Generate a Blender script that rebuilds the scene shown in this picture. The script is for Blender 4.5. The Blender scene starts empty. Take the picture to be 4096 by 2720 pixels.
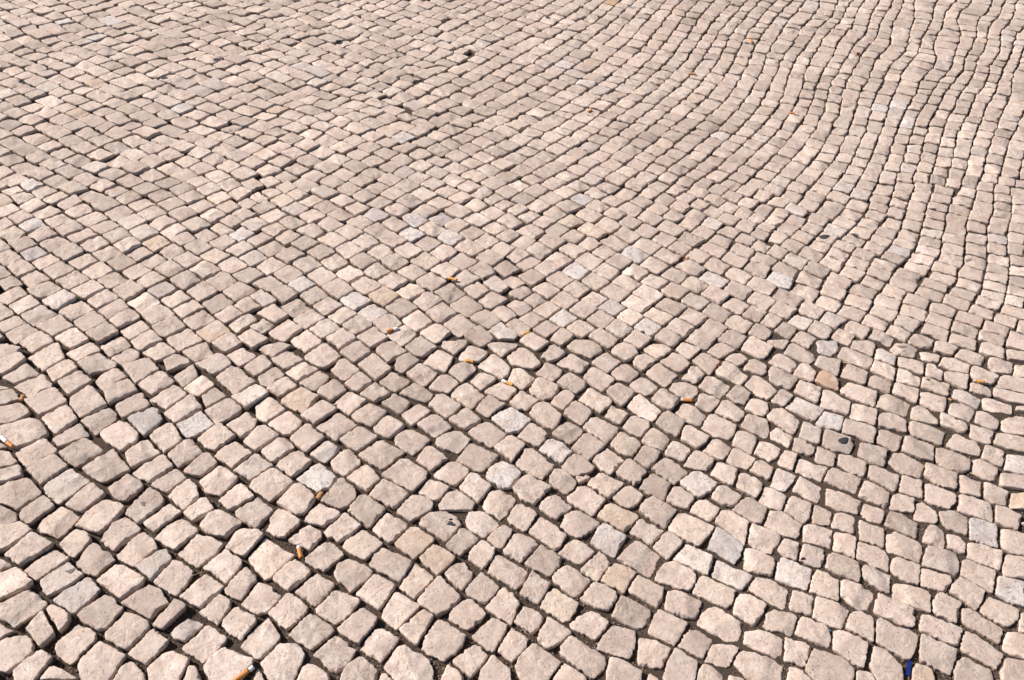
import bpy, math, random
import numpy as np
from mathutils import Matrix, Vector

SC = bpy.context.scene
COL = SC.collection
W, H = 4096.0, 2720.0            # the photograph's own pixels, used only to lay the paving out on the ground
F, CAM_H, ROLL = 3900.0, 1.5, 0.035
TH = math.atan((H / 2 + 2400) / F)

SUN_ELEV, SUN_HEAD = 40.0, 163.0      # degrees: height, and heading from which it shines (0 = right, 90 = straight ahead)
SKY_STRENGTH = 0.055
EXPOSURE = 0.62
STONE_GAIN = 0.75

# ---------------------------------------------------------------- camera
R0, U0, F0 = Vector((1, 0, 0)), Vector((0, math.sin(TH), math.cos(TH))), Vector((0, math.cos(TH), -math.sin(TH)))
cr, sr = math.cos(ROLL), math.sin(ROLL)
right, up = R0 * cr + U0 * sr, U0 * cr - R0 * sr
cam = bpy.data.objects.new('camera', bpy.data.cameras.new('camera'))
COL.objects.link(cam)
cam.data.sensor_fit = 'HORIZONTAL'
cam.data.sensor_width = 36.0
cam.data.lens = 36.0 * F / W
cam.data.clip_start = 0.05
cam.data.clip_end = 500.0
m = Matrix((right, up, -F0)).transposed().to_4x4()
m.translation = Vector((0, 0, CAM_H))
cam.matrix_world = m
SC.camera = cam

# ---------------------------------------------------------------- sky and sun
SUN_EL, SUN_AZ = math.radians(SUN_ELEV), math.radians(SUN_HEAD)       # the sun stands to the left, a little beyond the paving
sdir = Vector((math.cos(SUN_EL) * math.cos(SUN_AZ), math.cos(SUN_EL) * math.sin(SUN_AZ), math.sin(SUN_EL)))
world = bpy.data.worlds.new("World")
SC.world = world
world.use_nodes = True
wn = world.node_tree
bg = wn.nodes['Background']
sky = wn.nodes.new('ShaderNodeTexSky')
sky.sky_type = 'NISHITA'
sky.sun_disc = False
sky.sun_elevation = SUN_EL
sky.sun_rotation = math.atan2(sdir.x, sdir.y)
wn.links.new(sky.outputs[0], bg.inputs[0])
bg.inputs[1].default_value = SKY_STRENGTH
sun = bpy.data.objects.new('sun', bpy.data.lights.new('sun', 'SUN'))
COL.objects.link(sun)
sun.data.energy = 4.2
sun.data.angle = math.radians(0.5)
sun.data.color = (1.0, 0.945, 0.88)
sun.rotation_euler = sdir.to_track_quat('Z', 'Y').to_euler()
sun.location = (0, 0, 5)
SC.view_settings.view_transform = 'Standard'
SC.view_settings.look = 'None'
SC.view_settings.exposure = EXPOSURE
SC.view_settings.gamma = 1.0
SC.view_settings.use_curve_mapping = False

# ---------------------------------------------------------------- where the cobbles lie
# Outlines of the cobbles, one tile of the pavement after another (units: tenths of a 2361 px wide tile)
POLY = {
(0,3): """0,0 12,0 15,5 14,8 0,15|17,3 22,0 40,0 33,6 28,12 24,11 17,5|32,15 49,1 51,0 67,0 73,5 69,9 54,24 44,20 34,17|69,12 80,0 112,0 105,9 91,21 88,21 80,18 72,15|116,4 119,0 143,0 128,11 124,10|132,10 134,8 144,0 166,0 143,19 135,15|0,18 9,11 19,10 29,17 27,20 4,36 0,36|3,40 27,20 31,20 49,31 42,36 17,50|54,30 70,16 82,20 84,28 68,42 63,40 58,33|69,46 84,30 88,30 98,36 105,44 86,61 80,58 69,49|92,27 104,12 116,5 130,15 128,18 105,36 96,32|108,40 129,21 133,20 140,25 145,35 123,51 110,44|124,51 148,36 153,35 158,43 143,60 139,63|143,24 150,15 165,6 169,6 183,17 182,19 161,35 150,29|169,3 171,0 192,0 191,3 178,10|184,14 195,0 204,0 223,10 207,24 200,24 190,20|217,3 222,0 236,0 236,16 222,8|208,34 218,18 226,16 236,17 236,32 228,40 225,42|164,39 182,21 190,22 205,31 199,40 182,52 175,48|141,66 160,46 166,46 178,56 171,68 161,78 150,69|89,64 106,50 113,50 133,62 132,67 111,81 104,76|0,41 10,50 0,58|0,61 13,52 18,53 20,59 31,65 24,71 0,88|21,54 48,34 50,35 62,43 61,47 48,53 34,63 24,58|37,64 59,48 63,48 77,59 64,68 49,75 43,78 40,74 37,68|47,83 78,60 81,60 93,72 82,83 66,95 57,89|0,92 25,72 37,77 38,81 44,86 39,91 14,107 7,102|23,111 38,93 41,93 46,103 52,112 37,125 30,120|43,90 45,87 58,91 65,97 64,101 55,112 48,104 43,94|0,100 11,110 0,120|0,124 14,114 27,115 31,122 29,131 7,149 0,143|70,97 76,92 96,77 104,80 114,90 101,101 98,107 90,110 80,105|112,85 137,67 148,72 154,84 138,99 130,95|140,106 147,97 161,82 172,86 171,89 149,109|165,80 182,64 190,59 206,70 200,76 184,90|207,72 222,56 227,53 236,60 236,65 222,83 216,80 207,75|187,52 208,37 223,46 219,56 208,66 200,60|229,44 229,40 236,33 236,53|183,93 202,77 213,83 210,94 203,104 200,105|223,86 236,69 236,95|204,103 205,100 219,88 236,97 236,102 222,119 213,114|49,125 63,113 72,105 88,112 89,116 78,128 64,142 52,132|96,115 105,104 115,94 122,95 138,103 139,108 120,124 116,128 97,118|118,132 133,115 140,108 155,120 151,125 134,142 124,135|156,112 174,100 188,104 181,111 169,120 160,116|167,126 190,105 209,117 208,121 187,140|222,124 236,108 236,132|12,148 24,137 38,129 50,136 48,138 25,157 14,157 12,152|27,157 44,144 49,143 72,155 73,157|71,145 76,134 92,119 117,134 98,149 92,157 79,157|96,157 110,143 121,139 134,152 133,157|134,146 150,132 160,128 175,138 157,157 140,157|160,157 174,143 180,144 193,157|187,145 196,133 207,126 233,137 232,142 216,155 215,157 198,157|228,157 236,149 236,157|0,148 9,157 0,157""",
(1,3): """0,0 16,0 5,13 0,16|9,17 14,4 15,0 29,0 40,9 39,12 25,24 18,23|34,0 46,0 38,4|44,8 50,0 74,0 77,2 74,6 61,14 47,10|30,27 44,16 49,13 59,18 60,24 53,32 49,36 38,31|63,19 81,3 84,2 97,13 87,22 76,28 66,24|83,0 118,0 110,10 103,15 92,7|0,19 8,23 0,30|0,31 8,24 36,41 34,44 19,55 16,61 8,63 0,55|16,63 20,55 36,45 39,46 51,56 45,62 29,74|45,44 64,28 68,28 81,40 62,56 53,50 46,47|80,33 82,28 97,17 101,16 118,29 114,33 100,46 88,40|107,16 119,2 124,3 141,12 139,15 123,30 118,28|130,2 131,0 156,0 150,5 141,10|150,13 153,6 162,0 173,0 184,5 189,13 176,28 174,28 154,15|128,31 134,25 142,15 151,16 164,26 163,30 147,45 143,43|175,32 189,17 193,17 205,26 201,32 188,43|193,10 197,1 211,0 225,12 210,24 198,18|215,0 234,0 225,7|230,6 236,0 236,12|212,26 228,13 236,17 236,23 227,34 223,34|227,37 235,25 236,25 236,43|151,43 162,31 167,32 184,43 179,49 168,59 158,53|196,44 198,35 209,27 221,35 219,42 209,53|174,57 184,48 192,47 200,57 197,66 191,73 182,68|213,56 221,42 224,40 236,46 236,69|104,49 108,41 116,34 126,38 145,47 141,54 133,66 120,60|132,70 141,55 145,49 148,48 163,61 161,66 146,80|72,58 76,49 85,44 99,48 107,55 106,60 96,67 87,75 75,64|92,76 108,59 113,59 129,69 124,78 117,88 113,91|114,98 123,82 129,76 133,77 151,88 145,95 129,110 118,101|148,83 158,72 166,61 170,60 189,79 185,86 168,98 158,92|193,74 195,70 208,57 224,70 222,76 211,85 205,83 195,78|211,89 225,72 230,71 236,75 236,104 233,103|178,99 181,90 194,82 199,82 212,94 210,98 195,110|36,74 50,62 56,58 72,67 68,75 54,87|0,68 3,66 13,70 23,78 19,86 8,94 0,96|12,95 17,87 27,76 35,78 48,88 42,98 30,110 22,106|54,94 58,87 72,73 78,74 96,82 86,96 72,105 60,98|74,110 85,99 96,90 101,92 112,99 108,108 94,123 84,118|132,110 142,100 155,92 158,93 164,98 156,113 149,125 140,118|153,128 155,118 168,101 173,102 193,116 191,123 182,132 173,138 162,134|199,116 207,108 218,98 232,105 228,115 219,130 210,127|223,130 227,124 236,108 236,139|28,115 40,104 49,95 57,97 72,107 70,112 58,121 49,129 40,123|0,107 11,99 13,103 22,116 20,122 5,136 0,136|2,141 20,122 33,125 38,123 46,133 38,141 25,157 18,157|53,133 65,122 73,115 80,118 92,128 84,141 76,149 68,146|95,127 107,113 110,109 116,109 132,117 128,123 115,139|117,145 122,138 131,124 137,123 158,135 164,147 160,157 142,157|180,140 190,131 202,123 207,124 216,132 210,141 198,153 192,150|199,157 209,144 216,134 219,134 234,147 235,157|165,157 177,142 186,146 191,154 191,157|76,157 81,145 96,133 101,135 114,148 110,157|31,157 41,145 48,141 52,141 67,151 68,154 64,157|0,147 5,146 16,157 0,157|112,157 114,150 120,150 131,157""",
(2,3): """1,0 8,0 20,0 24,4 18,12 13,20 1,12 0,10|28,0 53,0 47,5 41,9 34,4|16,19 20,10 27,4 33,6 52,21 49,25 41,36 27,27|45,14 51,1 65,0 82,10 79,14 63,25 50,20|70,0 78,0 74,4|79,6 83,0 110,0 117,5 111,12 104,19 95,15|117,0 153,0 147,9 141,16 130,8|109,20 116,10 120,7 125,9 141,18 133,27 129,32 120,26|145,15 152,3 160,2 186,16 182,22 172,33 160,27 146,19|164,0 189,0 187,6 183,10|187,10 193,0 201,0 220,10 218,21 215,31 205,25|203,0 235,0 234,6 230,13 221,10|232,13 236,8 236,15|217,28 219,16 223,12 236,16 236,39 224,34|181,36 184,26 189,16 200,21 214,32 211,40 205,49 195,43|214,54 215,36 219,35 236,41 236,61|73,30 80,15 84,12 92,14 106,23 101,31 94,43 83,37|43,39 50,31 58,26 66,29 76,38 70,46 65,50 55,46|0,22 9,21 17,25 24,31 14,39 7,48 0,42|12,49 21,38 27,32 34,37 46,43 44,51 40,56 35,61|62,53 73,43 79,37 84,39 93,47 86,55 80,66 68,58|52,49 60,49 58,55|97,44 106,35 114,27 120,28 138,42 134,49 127,61 112,52|131,34 136,25 144,20 149,22 159,30 152,38 144,45|148,44 158,32 163,31 187,43 184,54 180,60 165,51|131,64 134,58 142,48 150,47 166,55 170,61 170,66 163,75 145,69|183,58 186,48 188,44 200,47 222,59 219,67 213,74 196,66|218,71 224,62 236,61 236,83|0,47 6,49 17,56 12,64 4,72 0,69|7,76 13,65 18,56 24,60 36,68 30,79 24,86 17,82|37,61 41,55 51,51 58,54 74,64 66,74 61,80 50,76 38,68|62,81 71,70 76,65 82,67 95,76 97,82 89,91 78,90|82,64 86,56 95,49 103,50 115,58 110,66 104,77 92,70|108,74 112,64 117,60 128,65 140,71 138,82 134,89 120,81|27,89 31,78 40,71 48,75 62,85 59,92 54,99 48,102 39,97|93,97 97,84 101,78 108,81 127,91 128,98 125,104 117,109 106,104|141,90 144,75 152,74 165,79 175,84 173,93 170,99 161,99 152,94 142,92|166,75 173,62 178,60 207,73 205,83 198,90 182,83|204,94 206,81 212,76 217,77 235,87 230,97 224,106 210,98|0,77 7,83 5,92 1,102 0,102|2,102 8,94 12,88 19,90 30,97 27,105 19,113 10,107|22,119 28,114 31,110 30,101 34,97 42,102 55,112 48,120 39,122 33,128 29,125|54,104 63,97 74,91 79,93 89,102 85,112 78,119 67,114 55,108|126,110 131,98 136,91 146,96 158,101 162,105 155,114 150,124 138,119 127,114|117,111 123,109 125,111 119,115|171,104 174,95 183,87 189,88 213,103 211,114 208,122 202,122 180,110|214,123 215,112 229,110 236,112 236,133 225,129|233,106 236,96 236,110|0,109 6,112 15,118 12,128 0,139|1,143 10,131 18,123 25,125 46,139 38,148 28,157 14,157|43,133 46,124 54,116 61,121 70,128 86,135 87,142 82,149 75,155 60,145|79,128 82,117 92,106 99,106 113,111 115,123 110,132 107,138 94,134|115,138 117,127 116,119 120,117 134,120 146,128 142,138 138,146 118,142|154,126 159,115 165,109 171,110 186,119 181,128 176,136 164,131|178,139 185,124 190,122 202,122 209,127 205,137 199,144 185,141|187,123 190,118 198,121|204,140 208,133 214,129 224,130 236,134 236,157 224,155|140,153 144,140 151,127 158,130 172,141 170,150 168,157 141,157|170,157 171,152 177,141 185,144 196,152 197,157|82,157 88,142 91,135 98,136 120,149 117,157|37,157 40,151 48,140 53,142 68,154 69,157|121,157 127,150 136,156 137,157|197,157 201,152 214,155 216,157|3,157 8,154 13,157""",
(3,3): """0,3 3,0 15,1 33,13 31,19 26,26 14,23 0,16|14,0 40,0 39,6 34,12 22,6|42,0 58,0 60,2 57,13 54,15 40,12|61,2 72,2 84,7 82,15 80,22 70,18 58,15|67,0 83,0 82,4|85,6 87,0 108,0 108,7 105,13 97,10|107,12 111,0 120,0 139,10 138,20 136,27 120,20|134,8 135,0 156,0 157,9 153,12 144,8|121,0 134,0 133,4|161,10 158,1 174,0 185,5 185,14 183,22 165,16|178,0 206,0 209,4 208,10 196,6|186,8 192,7 212,13 213,24 212,35 201,31 187,27|210,9 211,0 234,4 234,8 231,18 220,14|235,11 236,10 236,20|213,17 218,17 236,23 236,44 229,41 217,34|0,18 7,20 14,24 10,32 5,40 0,38|33,14 36,12 47,13 60,19 59,35 49,32 33,28|61,20 66,19 81,25 81,36 80,43 73,40 60,36|84,8 90,9 108,17 108,26 107,35 95,30 86,28|109,23 116,20 124,21 141,31 143,43 139,48 112,39 109,33|143,28 146,19 150,13 155,14 164,19 164,29 163,36|165,22 170,21 179,24 183,34 182,40 165,34|9,35 11,29 17,25 30,31 28,41 26,46 15,42|0,42 3,42 8,46 6,55 5,62 0,60|6,60 10,48 13,43 26,48 41,54 39,66 37,74 22,69 6,63|29,46 30,38 34,31 40,32 55,37 53,45 50,52 42,51|53,52 54,42 60,39 70,42 86,48 86,57 84,66 71,61|82,41 84,29 93,30 108,38 113,47 111,56 98,51 83,44|113,53 114,45 119,43 125,44 140,50 140,60 139,68 128,66 114,57|141,48 145,38 146,32 160,36 172,38 178,50 176,56 172,62 160,57 147,54|183,43 184,30 199,31 216,37 216,47 214,55 200,50|177,58 178,47 183,45 192,47 212,56 211,63 207,75 200,72 190,66|218,48 221,40 230,42 236,46 236,64 218,60|87,60 87,52 90,50 115,60 114,69 111,76 98,69|141,69 142,58 142,52 150,53 168,60 169,68 165,75 153,71|38,74 42,60 46,54 52,56 66,65 66,74 65,83 50,78|67,78 67,66 71,62 94,72 98,77 96,86 94,92 85,91 75,85|114,78 115,68 119,66 128,68 149,74 151,82 151,93 139,90 118,81|167,73 173,68 178,61 190,66 200,74 198,83 193,91 180,82|211,76 211,63 216,59 224,64 236,66 236,89 224,85|0,63 5,64 19,73 18,82 16,91 5,86 0,83|19,90 21,79 25,72 30,73 44,79 42,88 41,96 30,94|42,98 43,88 45,79 60,83 75,92 73,99 69,109 56,105|152,93 152,86 157,76 162,76 179,85 176,96 173,103|197,89 201,86 205,79 213,82 232,91 231,100 223,107 210,102 198,94|98,91 103,77 115,82 135,90 136,97 135,107 127,107 110,99 98,95|71,107 75,97 79,93 87,93 97,98 98,110 97,121 85,113|180,101 180,90 186,90 199,97 217,110 214,122 200,113 185,106|0,94 9,91 17,92 28,99 25,108 23,116 10,111 0,109|26,113 28,101 32,98 40,100 56,107 58,117 57,127 44,122|100,121 101,109 101,100 106,99 118,107 126,108 139,117 135,130 132,136 127,137 115,127|140,111 142,100 143,95 150,96 181,110 178,120 175,127 160,119|232,110 234,95 236,92 236,114|218,123 221,112 227,111 236,114 236,139 228,134 218,127|61,128 61,112 65,110 77,114 92,122 90,132 88,145 76,139 64,130|178,127 180,117 183,111 192,114 219,133 216,140 212,146 197,137|141,139 140,125 141,113 152,117 174,129 174,137 168,152 155,146|173,157 173,145 177,134 186,137 205,146 208,152 209,157|214,149 219,136 223,136 236,143 236,157 228,157|0,114 13,119 13,132 8,138 0,133|15,140 16,128 17,118 28,120 40,125 37,136 34,146|0,135 15,144 14,151 12,157 0,157|34,147 38,135 43,128 50,131 68,136 81,147 78,157 52,157|17,157 20,143 27,143 35,149 46,157|94,147 97,132 99,125 107,127 123,144 127,157 107,157|81,149 90,149 99,153 104,157 84,157|130,157 134,147 137,142 150,145 163,157|210,157 212,154 220,157""",
(0,2): """0,4 6,2 19,7 17,10 0,18|17,1 20,0 48,0 49,2 29,12 26,11|0,21 17,11 25,17 4,31 0,29|53,0 80,0 64,8 61,7|26,15 50,3 54,3 60,17 39,27|61,11 81,1 84,0 92,8 91,10 71,19|84,0 97,0 91,4|91,5 103,0 118,0 120,4 100,15|1,33 24,21 36,30 34,32 14,40|13,43 38,32 42,33 48,40 47,43 26,52|43,28 61,18 65,18 71,24 70,27 50,39|53,38 74,28 85,37 63,50|71,21 89,12 93,12 107,21 106,24 83,31|102,15 118,7 122,7 128,10 127,15 114,23|119,0 146,0 130,9|131,10 147,2 151,2 163,11 145,19|152,0 184,0 166,8|168,10 188,1 191,1 197,12 179,19|196,2 200,0 224,0 226,3 209,12|225,0 236,0 236,5|209,13 225,6 230,7 236,12 236,16 221,23|224,23 236,17 236,33|180,21 200,12 204,13 214,21 211,24 196,31|151,18 158,14 163,13 176,19 174,21 154,28|114,25 117,22 133,16 137,16 146,26 125,39|160,33 178,22 182,30 182,32 168,42|198,33 213,24 219,25 235,38 216,49|87,37 92,32 104,26 108,25 117,32 93,44|94,45 118,36 120,37 127,46 100,58|127,40 146,28 150,28 161,37 140,50|168,43 182,34 186,32 198,41 195,44 182,51|0,38 8,43 0,47|0,48 9,45 12,45 17,53 0,61|0,64 16,56 19,57 27,65 26,67 13,70 9,76 0,77|23,56 47,45 51,45 62,56 60,58 36,69|64,53 82,41 88,44 92,54 98,59 73,71 68,64 64,60|105,59 109,56 127,47 131,48 138,58 133,62 111,71|138,54 160,41 163,42 173,50 153,63|186,51 198,43 210,52 190,62|214,52 236,41 236,58 228,63|37,71 61,59 64,60 72,71 50,86|74,73 101,60 108,68 107,71 87,86|118,72 121,69 141,61 145,62 149,71 145,77 132,87 127,82|150,66 173,50 178,51 187,62 163,76|189,65 208,54 212,54 223,62 220,67 199,77|0,81 27,70 38,75 44,85 38,90 14,99 0,86|48,91 73,75 82,86 79,89 54,98|92,86 93,83 110,74 114,74 128,86 126,92 111,101 97,93|137,87 142,82 154,76 158,76 168,91 151,102|163,77 180,66 185,65 197,77 180,87 172,89|209,77 227,66 231,67 236,71 236,80 223,88|180,91 200,77 204,77 216,88 198,101 188,97|223,91 236,82 236,101 231,98|0,91 6,97 0,100|13,102 38,90 41,90 53,100 50,104 24,117 17,109|54,103 76,90 81,91 97,102 88,106 69,116 60,110|75,118 101,100 105,100 120,118 95,130 88,128|114,104 131,91 136,91 147,103 121,117|153,105 171,91 177,90 188,101 184,105 164,116|0,101 7,102 15,111 12,114 0,119|0,120 15,114 19,116 21,125 0,136|25,119 48,105 52,106 62,115 61,118 37,132|121,121 148,104 152,104 161,116 138,131 129,127|169,120 173,116 186,105 191,104 200,112 197,115 185,124 176,123|198,106 203,100 216,92 221,93 232,102 214,117|216,119 236,103 236,127 231,128|0,138 21,125 25,126 37,138 36,141 14,156 8,151 0,145|39,133 62,118 67,118 84,129 54,149 44,144|60,151 81,132 86,131 97,140 96,143 76,157 71,157|100,136 118,124 125,127 132,133 115,149 105,144|138,134 158,118 163,118 174,126 154,142|183,130 202,116 206,117 219,126 216,131 202,142 190,139|155,144 161,139 166,133 169,128 174,127 180,134 183,144 170,156|201,147 219,131 222,131 235,144 213,157|230,134 236,130 236,139|19,157 38,143 41,142 51,152 43,157|0,149 13,157 0,157|46,157 56,151 60,157|80,155 95,147 102,147 115,152 112,157 79,157|117,157 133,142 137,136 141,135 151,146 149,150 143,157|144,157 156,150 167,157|172,157 184,146 190,145 197,155 196,157|216,157 232,145 236,143 236,157""",
(1,2): """0,0 9,0 0,6|2,7 6,4 24,1 32,4 15,15|31,0 63,0 62,3 41,10 37,9|65,1 68,0 93,0 77,9|96,0 122,0 107,10|126,0 141,0 133,4|13,17 27,10 32,10 43,17 42,19 26,26|44,14 62,2 67,3 79,14 61,26 47,19|77,11 92,1 96,1 106,10 91,20|111,9 113,5 122,1 127,1 139,10 121,19 112,12|138,7 141,0 155,0 167,6 166,8 152,15|157,0 172,0 167,4|171,5 173,0 195,0 195,4 183,13|196,0 218,0 208,5|213,5 222,0 236,0 236,6 226,15|0,15 8,13 16,22 14,24 0,32|1,33 19,23 27,31 10,42 4,40|26,28 43,19 49,20 57,26 39,38|39,39 58,27 67,33 65,37 54,46|68,27 78,17 82,17 97,28 82,37|94,21 107,11 112,12 126,25 111,36|128,22 131,17 139,12 143,12 151,18 135,30 129,26|154,20 168,7 173,8 181,14 180,19 174,28|187,15 191,7 195,4 202,5 214,10 213,12 205,19 188,18|204,22 218,12 223,13 236,26 234,30 227,35|232,15 236,13 236,22|178,28 183,22 192,19 200,21 203,26 190,37|139,30 149,21 153,21 167,29 167,31 154,42|9,43 25,34 29,35 38,42 21,51|57,46 59,43 72,36 77,36 84,43 79,49 71,55 57,48|81,40 94,29 99,30 107,38 93,47|113,39 124,29 129,29 142,36 141,38 127,48|159,43 170,32 175,31 187,39 177,49|197,38 206,29 211,29 222,36 208,46|231,37 236,31 236,40|210,46 224,37 228,37 236,41 236,53 232,55 220,50|0,42 5,43 13,49 0,57|23,54 27,50 41,43 46,44 58,51 43,66 39,65 24,57|95,48 109,38 113,39 124,48 109,56|132,48 144,39 148,38 165,48 156,57|178,50 190,39 196,38 212,50 200,62|70,57 84,46 90,47 103,56 87,69|116,57 127,49 131,49 142,57 133,68|202,62 213,51 217,51 229,58 228,61 214,71|232,57 236,54 236,60|159,59 167,50 174,49 181,54 190,59 184,65 176,71|0,57 10,52 14,52 27,62 25,65 9,75 0,70|41,68 58,56 62,55 75,63 54,77|87,69 102,56 106,56 121,64 118,68 106,79 94,75|134,69 146,59 152,58 161,64 156,70 144,78 138,73|177,72 194,61 209,74 206,76 195,82|218,71 221,66 236,60 236,81 232,84|9,77 26,65 30,64 42,74 41,77 30,87 20,84|55,79 74,66 78,66 93,77 74,92|108,80 118,71 122,69 137,77 136,80 123,91 110,84|148,76 162,68 167,68 181,79 179,81 166,89|196,84 200,79 211,73 217,75 231,86 227,91 217,97 206,92|0,79 10,78 21,85 20,87 0,98|31,90 46,77 50,77 63,88 45,103|78,91 92,80 97,79 113,88 93,102 84,97|128,90 130,86 139,81 145,81 161,91 148,98 144,106 138,98 129,95|166,94 168,89 182,83 190,83 197,90 195,95 186,103 176,100 167,97|219,98 232,88 236,87 236,111 231,106|5,102 21,90 26,90 36,97 15,112|49,105 64,92 67,91 77,98 76,101 63,114|94,105 111,92 116,91 137,102 116,118|148,109 158,96 163,97 177,108 161,119|184,109 196,95 201,95 223,105 222,110 208,121|0,103 16,114 14,118 0,125|19,115 23,110 35,102 41,102 52,110 33,125|69,112 71,108 82,100 88,100 99,110 98,113 83,125 72,118|164,124 168,120 179,112 184,112 196,119 196,122 183,134 165,126|212,124 216,116 227,111 236,115 236,136 228,136 214,128|37,127 55,114 60,113 76,126 68,135 57,139|83,126 97,114 101,113 107,118 114,126 103,139|115,124 133,110 140,110 158,121 156,127 143,139|0,125 13,119 18,119 35,131 13,148 0,139|19,150 35,133 40,132 50,139 55,145 47,157 31,157|60,148 69,138 77,127 81,127 91,137 92,144 88,151 77,156|102,142 116,127 120,127 141,139 141,142 127,155|150,140 160,127 166,128 178,135 176,139 168,148|187,136 198,123 204,124 218,134 205,150|209,152 217,138 225,136 236,142 236,157 212,157|169,152 174,142 185,138 202,149 200,157 171,157|131,155 143,141 148,140 164,149 160,157 131,157|85,157 94,144 101,143 114,151 119,155 119,157|0,143 17,156 17,157 0,157|50,157 59,149 73,157|18,157 21,154 27,157""",
(2,2): """0,0 5,1 4,5 0,7|8,3 10,0 30,0 34,4 32,7 24,12|34,0 56,0 49,5|0,14 7,7 11,7 18,11 27,21 18,26 9,24 0,18|27,15 36,3 40,3 50,10 46,15 36,19|49,4 54,0 75,0 84,9 72,15 56,9|74,0 99,0 87,9|91,10 95,5 103,0 114,6 117,12 106,19|106,0 131,0 118,8|41,20 52,11 57,12 72,20 63,30 49,25|22,29 31,19 36,20 46,27 45,31 37,37 24,31|0,26 8,25 22,33 20,36 10,44 0,38|74,20 85,11 89,10 101,19 88,30|121,8 131,2 140,3 149,9 135,18|135,0 153,0 152,4 146,6|151,8 157,1 162,2 174,7 163,17 153,10|160,0 190,0 178,9 168,4|181,10 190,2 194,2 207,9 193,17|192,0 215,0 207,8|211,7 219,0 236,5 236,19 233,20|112,20 115,15 122,12 132,18 131,21 122,28 113,23|136,18 149,11 156,13 164,21 156,29 148,25|167,18 175,11 180,11 192,19 183,31|196,18 204,11 210,11 218,17 208,24|213,27 220,18 224,17 236,24 236,29 230,32|42,38 50,30 55,30 69,39 68,42 59,48 48,43|66,34 74,25 80,26 95,35 94,38 85,47 75,41|91,29 101,21 107,21 118,28 116,32 108,38 97,35|124,29 131,22 136,21 153,31 150,35 142,42 128,33|157,34 166,24 171,24 179,31 170,39|188,29 195,20 201,20 219,33 211,41 190,32|215,39 223,31 229,32 236,35 236,54 224,49|15,44 23,34 28,34 44,42 43,45 37,51 30,55 20,50|0,42 5,45 5,48 0,52|36,58 39,53 48,46 53,47 58,51 48,64 40,60|0,52 7,46 11,46 25,55 22,58 14,65 0,60|62,54 70,44 74,44 91,54 92,58 82,66 70,59|86,47 98,38 104,40 114,48 109,54 103,61 93,54|109,41 119,34 124,34 135,43 134,46 124,50 115,46|145,44 149,38 160,37 171,42 172,47 164,54 154,50|173,41 180,32 186,33 202,41 198,47 192,52 182,47|128,54 135,45 141,44 155,54 147,64 138,61|197,50 205,42 210,41 221,49 215,59 206,57|106,60 115,51 118,50 138,66 130,74 118,69|169,59 174,48 178,48 192,54 190,58 183,66|150,65 158,57 163,57 181,69 173,78 162,74|215,62 220,53 227,53 236,57 236,66 231,71|188,65 194,56 199,55 216,66 213,71 208,75 199,71|47,66 54,58 59,56 74,65 70,72 64,77|16,67 20,60 29,57 34,58 46,68 44,74 39,82 27,77|0,61 18,72 15,76 6,83 0,83|86,70 92,60 97,62 109,68 100,77|65,79 72,71 78,70 99,80 97,86 87,93 76,87|103,79 109,70 115,69 127,74 128,80 121,89 111,87|133,76 139,67 144,65 159,74 157,80 152,88 143,84|174,79 182,67 187,67 208,79 206,84 200,91 188,88|210,78 217,67 223,68 236,72 236,90 221,84|5,88 17,76 22,77 34,85 30,92 24,98|36,85 48,75 54,75 66,82 63,87 53,95|155,90 160,79 165,79 182,88 179,93 172,99|203,95 207,84 212,83 226,88 225,96 221,104|89,95 97,85 101,82 108,87 113,88 119,95 115,103 110,106 99,103|120,92 126,81 131,80 147,91 140,101 129,98|55,99 66,87 71,86 88,97 80,104 72,111|0,88 4,89 13,97 11,100 2,110 0,110|24,99 30,92 38,90 47,94 55,103 46,113 34,106|142,99 147,91 152,92 166,101 163,106 157,112 140,105|176,101 186,90 191,90 202,98 200,104 194,110 184,105|223,104 228,93 236,95 236,112|112,109 120,97 125,97 137,102 134,109 126,118|157,115 166,103 171,102 186,109 184,116 181,120 165,117|198,111 203,100 208,100 224,109 223,114 216,119 205,116|2,111 11,99 18,99 39,115 37,119 28,127 10,119|46,115 56,105 61,105 76,117 73,121 58,124 48,119|75,110 84,99 89,98 105,109 97,117 92,124 84,119|129,118 136,112 142,107 149,109 163,121 157,127 151,132 139,125|183,122 189,112 196,113 208,118 206,127 204,133 196,130|219,119 225,110 236,112 236,128|95,121 104,110 109,109 125,120 120,127 113,133|58,126 72,124 71,127 62,131|0,115 9,123 4,129 0,130|33,129 39,119 44,118 60,129 59,132 51,141 40,135|1,135 10,126 16,124 36,135 33,140 22,152 8,146|69,133 80,122 84,122 103,132 98,138 90,146|155,130 166,121 174,121 191,132 187,136 173,144 163,138|118,136 122,130 127,122 133,122 147,131 144,139 141,147 127,141|207,133 210,123 219,123 232,132 231,138 225,145 210,137|184,144 190,134 196,134 212,143 210,147 204,153 195,151|142,147 150,134 155,134 169,143 167,149 163,155 152,152|50,144 62,133 68,133 87,146 83,152 79,157 65,157 55,150|93,145 103,135 109,134 122,143 115,149 114,152 107,155|26,153 29,145 37,142 43,142 55,152 54,157 27,157|84,157 86,151 93,149 107,157|0,144 4,146 4,150 0,154|118,157 123,147 129,144 147,155 149,157|164,157 168,149 178,145 192,154 190,157|205,157 208,151 216,145 222,145 236,154 236,157|227,146 232,135 236,134 236,153|0,152 8,150 17,155 19,157 0,157""",
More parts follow.
